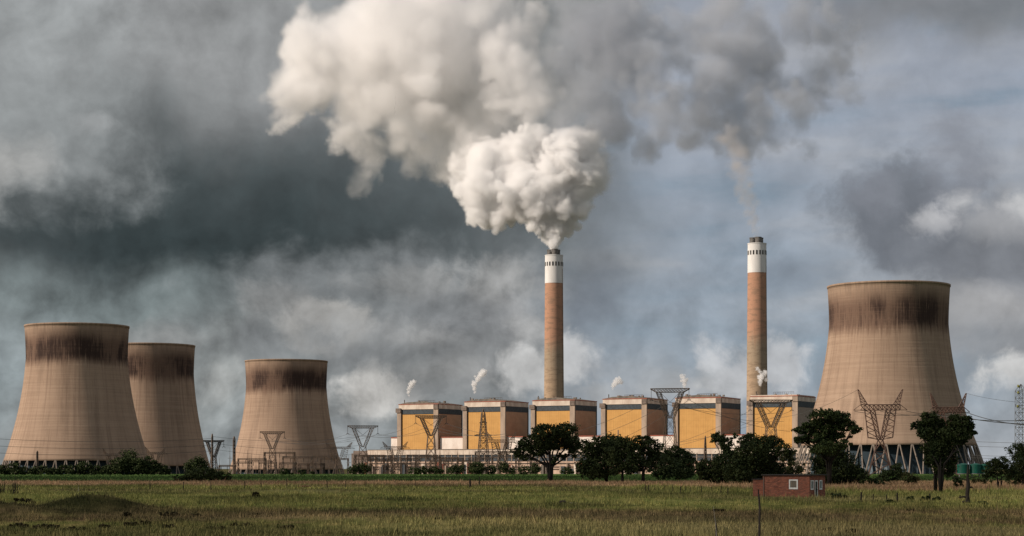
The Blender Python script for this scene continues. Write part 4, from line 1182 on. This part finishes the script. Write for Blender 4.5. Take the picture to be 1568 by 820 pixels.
# dark heath tussocks in the near meadow
TUS = [(262, 786, 18, 4), (300, 788, 9, 3), (390, 787, 10, 3), (424, 788, 14, 4), (470, 789, 18, 5), (508, 790, 8, 5), (30, 803, 16, 4), (70, 806, 22, 5), (110, 809, 18, 4), (160, 805, 8, 4), (198, 802, 8, 5), (218, 801, 11, 6), (258, 806, 9, 5), (330, 808, 14, 4), (365, 803, 16, 5), (440, 806, 10, 4), (512, 788, 16, 6), (575, 791, 18, 4), (620, 793, 14, 5), (680, 794, 16, 4), (1100, 780, 9, 2), (1240, 791, 12, 3), (1270, 810, 8, 3), (1305, 812, 8, 3), (1395, 780, 7, 2), (195, 786, 8, 4), (112, 770, 16, 3.5), (150, 766, 14, 3), (176, 774, 12, 3.5), (95, 782, 14, 3), (136, 781, 12, 3)]
TL = {}
for k, (px, py, rx, ry) in enumerate(TUS):
    side = 'right' if px > 1000 else ('middle' if px > 480 else 'left')
    TL.setdefault(side, []).append((px, k))
for k, (px, py, rx, ry) in enumerate(TUS):
    side = 'right' if px > 1000 else ('middle' if px > 480 else 'left')
    n = sorted(TL[side]).index((px, k))
    where = {'left': 'around the grassy mound', 'middle': 'in the brown belt mid meadow', 'right': 'in front of the hut'}[side]
    tree('tussock', f'{ORD[n]} dark heath tussock from the left, {where}', 'tussock', (px, py + 3), [(px, py + 1, rx, ry * .6), (px + rx * .4, py + 1, rx * .6, ry * .5), (px - rx * .5, py + 1.4, rx * .5, ry * .5)], 1, 'dead', .13, 1.1, .15, .2, seed=200 + k, group='dark heath tussocks', limb=False, rd=.9)

# ------------------------------------------------------------------ brick hut
def hut():
    y = 248.0; c = W(1239.5, 763, y); c.z = float(gz(c.x, y))      # the near corner
    beta = R(-30)
    o = empty('brick_hut', c, beta, 'small red brick hut with a dark flat roof in the meadow', 'hut')
    # local: x<0 along the front wall to the left, y>0 back along the right wall
    Wd, Dp, H = 6.35, 5.5, 2.82
    MB().box((-Wd, 0, -.3), (0, Dp, H)).build('wall', M['brick'], o)
    rf = MB(); zs = (H + .10, H - .02)
    a = [(-Wd - .15, -.25, H + .003), (.3, -.25, H + .003), (.3, Dp + .3, H + .003), (-Wd - .15, Dp + .3, H + .003)]
    rf.add(a + [(p[0], p[1], p[2] + .14) for p in a], [(3, 2, 1, 0), (4, 5, 6, 7), (0, 1, 5, 4), (1, 2, 6, 5), (2, 3, 7, 6), (3, 0, 4, 7)])
    rf.build('roof', M['tin'], o)
    def win(axis, a0, a1, z0, z1, pane, fr=.16, name='window'):
        w = MB(); e = .06
        def b(u0, u1, v0, v1, e0=-.04, e1=e, mb=w):
            if axis == 'front': mb.box((u0, -e1, v0), (u1, -e0, v1))
            else: mb.box((e0, u0, v0), (e1, u1, v1))
        b(a0, a1, z0, z0 + fr * 1.25); b(a0, a1, z1 - fr, z1); b(a0, a0 + fr, z0 + fr * 1.25 + .001, z1 - fr - .001); b(a1 - fr, a1, z0 + fr * 1.25 + .001, z1 - fr - .001)
        f = w.build(name, M['frame'], o)
        g = MB(); b(a0 + fr + .001, a1 - fr - .001, z0 + fr * 1.25 + .001, z1 - fr - .001, -.02, .015, g); g.build('pane', M[pane], f)
        g2 = MB(); mid = (a0 + a1) / 2
        if name == 'window':
            b(mid - .025, mid + .025, z0 + fr * 1.25 + .002, z1 - fr - .002, .016, .045, g2); g2.build('glazing_bar', M['pier_dark'], f)
        return f
    win('front', -2.75, -1.55, 1.08, 2.32, 'curtain', .17)
    win('side', .35, 1.35, 1.0, 2.22, 'pane', .13)
    d = win('side', 1.75, 2.75, -.05, 2.2, 'dark_door', .15, 'door')
    MB().box((.062, 2.5, .95), (.10, 2.56, 1.1)).build('handle', M['steel_pale'], d)
    win('side', 3.35, 4.35, 1.0, 2.22, 'pane', .13)
    # lean-to at the left end
    MB().box((-Wd - 1.75, .9, -.3), (-Wd - .004, 4.0, 2.28)).build('lean_to', M['brick'], o)
    MB().box((-Wd - 1.9, .75, 2.284), (-Wd - .005, 4.1, 2.37)).build('lean_to_roof', M['tin'], o)
    MB().box((-Wd + .10, -.09, 0), (-Wd + .18, -.005, H - .1)).build('downpipe', M['pier_dark'], o)


hut()

# ------------------------------------------------------------------ fences and small things of the meadow
def post(px, y0, y1, w_px, label, group, lean=0.0, m='dry', y=None):
    p = gp(px, y1); u = p.y / F; h = (y1 - y0) * u
    b = MB(); r = w_px * u / 2
    b.tube([(0, 0, -.2), (lean * .5, 0, h * .5), (lean, 0, h)], [r * 1.1, r, r * .85], 7)
    o = b.build('fence_post', M[m], None, p)
    o.rotation_euler = (0, 0, px)
    return tag(o, label, 'fence post', group)


for k, (px, a, b) in enumerate([(230, 737, 750), (281, 738, 749.5), (323, 737, 750), (375, 736, 748.5), (400, 738, 749), (439, 733, 748), (501, 735, 748)]):
    post(px, a, b, 1.3, f'{ORD[k]} thin fence post from the left in the line beside the dome-shaped bush', 'thin posts of the left fence', .05)
for k, (px, a, b) in enumerate([(529, 736, 747), (560, 736, 747), (636, 736, 747)]):
    post(px, a, b, 1.0, f'{ORD[k]} thin fence post from the left in the dry grass left of the post pair', 'thin posts of the left fence', .05)
post(720.5, 732.5, 747, 3.2, 'thicker leaning post of the pair at the middle of the meadow edge', 'pair of posts at the middle', .25)
post(734, 730, 747.5, 1.8, 'thinner upright post of the pair at the middle of the meadow edge', 'pair of posts at the middle', .02)
for k, (px, a, b, w) in enumerate([(988, 740, 753, 1.6), (993, 741, 753, 1.6), (1003, 742, 753, 1), (1017, 742, 753, 1), (1030, 741, 753, 1), (1042, 744, 755, 1.8), (1050, 743, 754, 1), (1057, 744, 754, 1), (1074, 743, 754, 1), (1090, 744, 755, 1), (1104, 745, 756, 1.6)]):
    post(px, a, b, w, f'{ORD[k]} fence post from the left in the row left of the hut', 'posts of the fence left of the hut', .04)
post(1114.5, 747, 759, 2, 'dark fence post standing nearest the lean-to of the hut', 'posts of the fence left of the hut')
post(1161.5, 750, 762, 2.2, 'short dark post in front of the lean-to of the hut', 'posts of the fence left of the hut')
for k, (px, a, b, w) in enumerate([(1318.5, 753, 768, 3), (1337, 755, 767, 1.8), (1357, 756, 767, 1.8), (1374, 754, 768, 2.8), (1424, 754.5, 765, 2.6), (1469.5, 757, 766, 2.2)]):
    post(px, a, b, w, f'{ORD[k]} fence post to the right of the hut', 'posts of the fence right of the hut', .05)
p = gp(1162.5, 832); u = p.y / F
o = MB().tube([(0, 0, -.2), (.02, 0, 1.1), (.03, 0, 1.7), (-.02, 0, 2.35)], [.065, .06, .055, .045], 7).build('fence_post', M['dry'], None, p)
tag(o, 'tall thin dark pole nearest the camera, left of the hut', 'pole')
p = gp(1097, 832)
o = empty('broken_stick', p, 0, 'short broken stick with a pale dry stalk at the bottom edge', 'stick')
MB().tube([(0, 0, -.2), (0, 0, .6), (-.04, 0, 1.0), (-.12, 0, 1.28)], [.05, .05, .035, .015], 6).build('stick', M['dry'], o)
MB().tube([(.02, -.06, 0), (-.05, -.06, .9), (-.16, -.06, 1.75)], [.014, .012, .008], 5).build('dry_stalk', M['pale_wood'], o)
# broken dead trunk at the right
p = gp(1482, 772); u = p.y / F
o = empty('dead_tree', p, 0, 'dark dead tree trunk with broken side branches, near the right edge of the meadow', 'dead trunk')
MB().tube([(0, 0, -.2), (-.05, 0, .9), (.05, 0, 1.9), (-.03, 0, 2.6), (.02, 0, 4.0)], [.26, .21, .2, .14, .06], 8).build('trunk', M['dry'], o)
b_ = MB(); b_.tube([(0, 0, .55), (-.5, 0, .62), (-.95, .1, .5)], [.12, .1, .04], 6); b_.tube([(0, 0, 1.5), (.4, 0, 1.62), (.55, 0, 1.5)], [.11, .09, .05], 6)
b_.tube([(0, 0, 2.3), (-.9, 0, 2.55), (-2.1, 0, 2.75)], [.06, .045, .02], 5); b_.tube([(0, 0, 2.5), (.8, 0, 2.7), (1.6, 0, 2.6)], [.05, .04, .02], 5)
b_.build('branch', M['dry'], o)
# bundle of leaning dead stems at the left edge
p = gp(12, 757.5); o = empty('dead_stem_clump', p, 0, 'clump of dead upright stems at the left edge of the meadow', 'dead stems')
rs = random.Random(5)
for k in range(22):
    x0 = rs.uniform(-1.6, 1.6); h = rs.uniform(1.1, 2.3) * (1.5 if k in (18, 19) else 1); l = rs.uniform(-.1, .8)
    if k in (18, 19): x0 = 1.0 + .3 * (k - 18)
    MB().tube([(x0, rs.uniform(-.4, .4), -.1), (x0 + l * .3, 0, h * .5), (x0 + l * (.6 if k < 18 else .1), 0, h)], [.055, .045, .02], 5).build('stem', M['dry'], o)
p = gp(120, 753); o = empty('bleached_twig', p, 0, 'pale bleached twig in the grass above the mound', 'twig')
MB().tube([(0, 0, 0), (.05, 0, .5), (-.02, 0, 1.0)], [.035, .03, .015], 5).tube([(0, 0, .3), (-.4, 0, .12), (-.7, 0, 0)], [.03, .025, .015], 5).build('twig', M['pale_wood'], o)


def rock(name, px, py, w_px, h_px, m, label, cat, seed=1):
    p = gp(px, py); u = p.y / F; bm = MB(); r = np.random.default_rng(seed)
    n, k = 14, 8; vs = []
    for i in range(k):
        for j in range(n):
            a = 2 * math.pi * j / n; e = math.pi * (i + .5) / k - math.pi / 2
            q = 1 + r.uniform(-.14, .14)
            vs.append((math.cos(a) * math.cos(e) * w_px * u / 2 * q, math.sin(a) * math.cos(e) * w_px * u / 2.6 * q, math.sin(e) * h_px * u / 2 * q + h_px * u * .35))
    fs = [(i * n + j, i * n + (j + 1) % n, (i + 1) * n + (j + 1) % n, (i + 1) * n + j) for i in range(k - 1) for j in range(n)] + [tuple(range(n))[::-1], tuple(range((k - 1) * n, k * n))]
    bm.add(vs, fs)
    return tag(bm.build(name, M[m], None, p), label, cat)


rock('boulder', 862, 771, 12, 6.5, 'stone', 'dark boulder on the low rise at the middle of the meadow', 'boulder', 1)
rock('boulder', 877, 771, 14, 2.2, 'pale_stone', 'pale flat slab lying right of the dark boulder', 'stone slab', 2)
rock('boulder', 945, 738, 7, 3, 'stone', 'small dark rock between the trunks of the trees before the hall', 'boulder', 5)
rock('earth_heap', 466, 746, 24, 3.2, 'rust', 'low reddish-brown heap beside the left fence line', 'heap', 3)
rock('earth_heap', 1480, 772, 14, 4, 'stone', 'dark heap at the foot of the dead trunk', 'heap', 4)

# ------------------------------------------------------------------ green tanks by the right-hand tower
for k, (px, w) in enumerate(((1475, 19), (1494, 18), (1509, 14))):
    y = 820.0; u = y / F; x = (px - CX) * u; r_ = w * u / 2; zt = CAMZ + (HOR - 711) * u; zb_ = CAMZ + (HOR - 724.5) * u
    o = empty('water_tank', (x, y, 0), 0, ['left green water tank on a stand, partly behind the two-trunked tree', 'middle green water tank on a stand beside the cooling tower legs', 'small right green water tank at the foot of the cooling tower'][k], 'water tank', 'green tanks beside the lone cooling tower')
    prof = [(r_ * .98, zb_)]
    for q in range(9): prof += [(r_, zb_ + (zt - zb_) * (q + .3) / 9), (r_ * .985, zb_ + (zt - zb_) * (q + .8) / 9)]
    prof += [(r_, zt), (r_ * .3, zt + .5), (.05, zt + .55)]
    MB().lathe(prof, 36).build('tank', M['tank'], o)
    MB().lathe([(.05, zb_ - .3), (r_ * 1.05, zb_ - .3), (r_ * 1.05, zb_ - .01), (.05, zb_ - .01)], 24).build('platform', M['steel_pale'], o)
    for a in range(4):
        t = a * math.pi / 2 + .6
        MB().bar((math.cos(t) * r_ * .85, math.sin(t) * r_ * .85, -.3), (math.cos(t) * r_ * .85, math.sin(t) * r_ * .85, zb_ - .3), .22).build('leg', M['steel_pale'], o)

# ------------------------------------------------------------------ the shading storm cloud (out of the picture, up-sun)
def shade_cloud():
    h = 760.0; t = h / S.z
    c = Vector((0, 430, 0)) + S * t
    lob = []
    r = np.random.default_rng(21)
    for k in range(60):
        lob.append((c.x + r.uniform(-430, 330), c.y + r.uniform(-420, 400), h + r.uniform(-20, 50), r.uniform(110, 160), 1))
    F_, n, ax = puff_field(lob, (c.x - 620, c.y - 600, h - 200), (c.x + 520, c.y + 580, h + 240), 26, .5)
    m = volume_mat('storm_cloud', (.9, .9, .9), .0033, 0.0, 2.0)
    o = smoke_object('cloud', F_, (c.x - 620, c.y - 600, h - 200), (c.x + 520, c.y + 580, h + 240), m)
    tag(o, kind='structure')


shade_cloud()

# ------------------------------------------------------------------ smoke and steam
def puffs(prims, y, depth, levels, r, squash=.75):
    """prims (px, py, r_px) -> hierarchical puffs in world metres"""
    u = y / F; out = []
    for px, py, rp in prims:
        w = W(px, py, y); R_ = rp * u
        c = np.array([w.x, w.y + r.uniform(-1, 1) * depth(px, py) * u, w.z])
        out.append((*c, R_, 1.0))
        lev = [(c, R_)]
        for n, f in levels:
            nxt = []
            for cc, rr_ in lev:
                k = max(3, int(n))
                d = r.normal(size=(k, 3)); d /= np.linalg.norm(d, axis=1)[:, None]
                for v in d:
                    q = rr_ * f * r.uniform(.7, 1.25); pc = cc + v * rr_ * r.uniform(.80, .98)
                    nxt.append((pc, q)); out.append((*pc, q, 1.0))
            lev = nxt
    return out


def plume():
    y = 2703.0; u = y / F; r = np.random.default_rng(5)
    o = empty('smoke_plume', W(848, 383, y), 0, 'thick white smoke billowing from the left chimney and drifting across the sky', 'smoke')
    prims = [(848, 379, 7), (847, 373, 9), (846, 364, 12), (845, 354, 16), (849, 342, 21), (850, 327, 28), (832, 334, 17), (818, 322, 20), (806, 326, 20), (822, 346, 13), (868, 335, 16), (848, 308, 35), (812, 300, 34), (856, 286, 40), (862, 256, 44), (822, 245, 42), (790, 262, 46),
             (748, 272, 46), (728, 252, 34), (733, 312, 26), (756, 312, 30), (785, 308, 32), (880, 300, 28), (890, 268, 36), (897, 230, 32), (833, 211, 22), (742, 220, 24), (872, 345, 15), (720, 285, 24), (775, 226, 25), (868, 320, 24), (905, 250, 26), (860, 212, 18), (905, 212, 20)]
    low = [p for p in prims if p[1] > 320 and p[0] > 820]; up = [p for p in prims if p not in low]
    back = lambda a, b: 1.0
    def shift(pr, f, lev):
        """the plume leans away from the camera as it drifts left"""
        out = []
        for p in pr:
            dy = f(*p[:2]) * u
            out += [(x_, y_ + dy, z_, r_, w_) for x_, y_, z_, r_, w_ in puffs([p], y, lambda a, b: 8, lev, r)]
        return out
    lean = lambda a, b: (300 - min(b, 300)) * .25 + max(0, 815 - a) * .75 - 10
    sp = shift(low, lambda a, b: 0, [(22, .36), (12, .40), (4, .45)]) + shift(up, lean, [(8, .54), (8, .38)])
    lo = (W(664, 0, y).x, y - 70 * u, W(0, 388, y).z); hi = (W(965, 0, y).x, y + 170 * u, W(0, 168, y).z)
    zm = W(0, 384, y).z
    F_, n, ax = puff_field(sp, lo, hi, 1.5, .5, 20.0, 7, 6, 3, .62, lambda ax: np.clip((ax[2] - zm) / 90, .06, 1)[None, None, :])
    nz = fbm(F_.shape, 26, 4, r, .62)
    px = (ax[0] / u + CX)[:, None, None]; hgt = np.clip((ax[2] - zm) / 60, 0, 1)[None, None, :]
    left = np.clip((800 - px) / 60, 0, 1)                       # smoother, older lobe on the left
    D = np.clip((F_ - .04 - .05 * hgt - (.1 + .75 * hgt - .2 * left * hgt) * (nz - .42)) / (.16 + .60 * hgt + .3 * left), 0, 1) * np.clip(F_ / .05, 0, 1)
    thin = np.clip((px - 885) / 50, 0, 1)
    D = D * (1 - .85 * thin) * (1 + .8 * (1 - hgt))
    smoke_object('billow', D, lo, hi, volume_mat('white_smoke', (.998, .996, .995), .15, 0.0, 2.0), o, o.location)
    # the older smoke above
    big = [(470, 100, 58), (432, 150, 26), (438, 115, 28), (500, 50, 80), (540, 150, 56), (560, 50, 95), (620, 100, 90), (600, 195, 42), (680, 60, 90), (690, 150, 56), (722, 205, 34), (555, 230, 30), (640, 210, 28),
           (750, 80, 80), (810, 120, 70), (785, 165, 40), (440, 30, 45), (640, 0, 90), (740, 20, 70), (510, 200, 30), (850, 190, 30), (540, 262, 20), (700, 190, 38), (860, 130, 50), (420, 148, 18), (870, 160, 44), (740, 195, 36), (790, 205, 34), (840, 205, 34), (900, 195, 34), (690, 225, 26)]
    sp = [(a, b + 165 - (a / u + CX - 450) * .24, c, d, e) for a, b, c, d, e in puffs(big, y, lambda a, b: 40, [(10, .5), (5, .5)], r)]
    lo = (W(335, 0, y).x, y - 110 * u, W(0, 325, y).z); hi = (W(1000, 0, y).x, y + 340 * u, W(0, -95, y).z)
    F_, n, ax = puff_field(sp, lo, hi, 3.4, .75, 40.0, 6, 6, 8, .62)
    nz = fbm(F_.shape, 10, 6, r, .62)
    px = (ax[0] / u + CX)[:, None, None]; py = (HOR - (ax[2] - CAMZ) / u)[None, None, :]
    D = np.clip((F_ - .08 - 1.5 * (nz - .47)) / .62, 0, 1) * np.clip(F_ / .15, 0, 1)
    D *= .4 + 1.1 * np.clip((nz - .36) / .28, 0, 1)
    D *= 1 - .72 * np.clip((py - 140) / 90, 0, 1) * np.clip((680 - px) / 40, 0, 1)               # thins out underneath
    D *= 1 - .85 * np.clip((px - 740) / 150, 0, 1)              # and towards the right
    smoke_object('drifting_smoke', D, lo, hi, volume_mat('drifting_smoke_air', (.997, .992, .990), .042, 0.0, 2.2), o, o.location)
    # same smoke thinning to the right, its shade put into a grey colour
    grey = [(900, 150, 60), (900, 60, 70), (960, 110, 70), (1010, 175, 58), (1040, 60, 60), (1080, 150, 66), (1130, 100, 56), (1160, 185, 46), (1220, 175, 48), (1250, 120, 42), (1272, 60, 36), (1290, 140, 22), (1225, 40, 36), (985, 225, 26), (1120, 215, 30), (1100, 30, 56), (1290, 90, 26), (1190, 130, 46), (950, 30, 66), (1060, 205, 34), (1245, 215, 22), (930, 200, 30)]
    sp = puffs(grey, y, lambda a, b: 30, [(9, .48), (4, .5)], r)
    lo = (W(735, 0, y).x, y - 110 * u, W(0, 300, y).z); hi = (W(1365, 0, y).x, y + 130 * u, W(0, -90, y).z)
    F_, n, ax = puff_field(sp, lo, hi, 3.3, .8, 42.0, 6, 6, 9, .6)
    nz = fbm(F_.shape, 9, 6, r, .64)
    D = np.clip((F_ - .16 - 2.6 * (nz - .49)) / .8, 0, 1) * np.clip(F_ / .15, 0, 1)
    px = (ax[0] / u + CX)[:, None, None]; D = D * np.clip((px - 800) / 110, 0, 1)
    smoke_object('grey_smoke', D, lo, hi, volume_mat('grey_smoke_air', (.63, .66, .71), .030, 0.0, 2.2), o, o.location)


plume()


def small_smoke(name, label, cat, prims, y, dens, vox, colour=(.98, .975, .97), wt=None, levels=((8, .5),), soft=.7, erode=1.0, group=None, seed=3):
    u = y / F; r = np.random.default_rng(seed)
    sp = puffs([(a, b, c * (1.22 if group else 1.0)) for a, b, c in prims], y, lambda a, b: 2, list(levels), r)
    if wt: sp = [(a, b, c, d, wt((a / u + CX), HOR - (c - CAMZ) / u)) for a, b, c, d, e in sp]
    P = np.array([s[:3] for s in sp]); Q = np.array([s[3] for s in sp])[:, None]
    lo = (P - Q).min(0) - vox * 2; hi = (P + Q).max(0) + vox * 2
    F_, n, ax = puff_field(sp, lo, hi, vox, soft)
    nz = fbm(F_.shape, 6, 4, r, .55)
    D = np.clip((F_ - .1 - erode * (nz - .45)) / .6, 0, 1) * np.clip(F_ / .1, 0, 1)
    return tag(smoke_object(name, D, lo, hi, volume_mat(name + '_air', colour, dens, 0, 2.0)), label, cat, group)


def bh_y(px):
    return (ROW0 + T_ROW * row_s(px)).y + 8


G = 'white steam puffs above the boiler houses'
small_smoke('steam_puff', 'white steam puff above the leftmost boiler house', 'steam', [(626, 605, 1.6), (625.5, 600, 2.6), (627, 594, 3.6), (630, 588, 4.2), (633, 584, 3)], bh_y(620), .42, .7, group=G, seed=31)
small_smoke('steam_puff', 'tallest white steam puff, above the second boiler house from the left', 'steam', [(727, 600, 2), (727, 594, 3), (727, 587, 4.5), (732, 580, 5), (737, 573, 5.5), (741, 569, 4)], bh_y(722), .42, .8, group=G, seed=32)
small_smoke('steam_puff', 'white steam puff above the fourth boiler house from the left', 'steam', [(938.5, 595, 1.6), (940, 590, 3.2), (943, 584, 4.6), (948, 581, 4), (951, 585, 3)], bh_y(935), .42, .7, group=G, seed=33)
small_smoke('steam_puff', 'white steam puff beside the top of the wide lattice pylon', 'steam', [(1048, 593, 2), (1048, 588, 3), (1048, 582, 4), (1046, 577, 3.6), (1044, 574, 2.4)], bh_y(1044), .42, .7, group=G, seed=34)
small_smoke('steam_puff', 'white steam puff in front of the foot of the thin-smoke chimney', 'steam', [(1164, 589, 2), (1164, 584, 3.4), (1166, 577, 5), (1171, 572, 4.2), (1163, 569, 2.5), (1160, 564, 2.6), (1174, 580, 3)], bh_y(1158) + 4, .42, .7, group=G, seed=35)
small_smoke('thin_smoke', 'thin brownish smoke trailing up and left from the right chimney', 'smoke',
            [(1157, 362, 4), (1156, 352, 6), (1154, 340, 8), (1150, 326, 10), (1146, 310, 13), (1141, 293, 16), (1135, 275, 18), (1128, 255, 20), (1124, 235, 22), (1118, 215, 22)], 2571, .055, 2.6, (.74, .70, .67), lambda px, py: 1.0 if py > 330 else .8 if py > 280 else .6, ((8, .6),), 1.0, .8, seed=36)
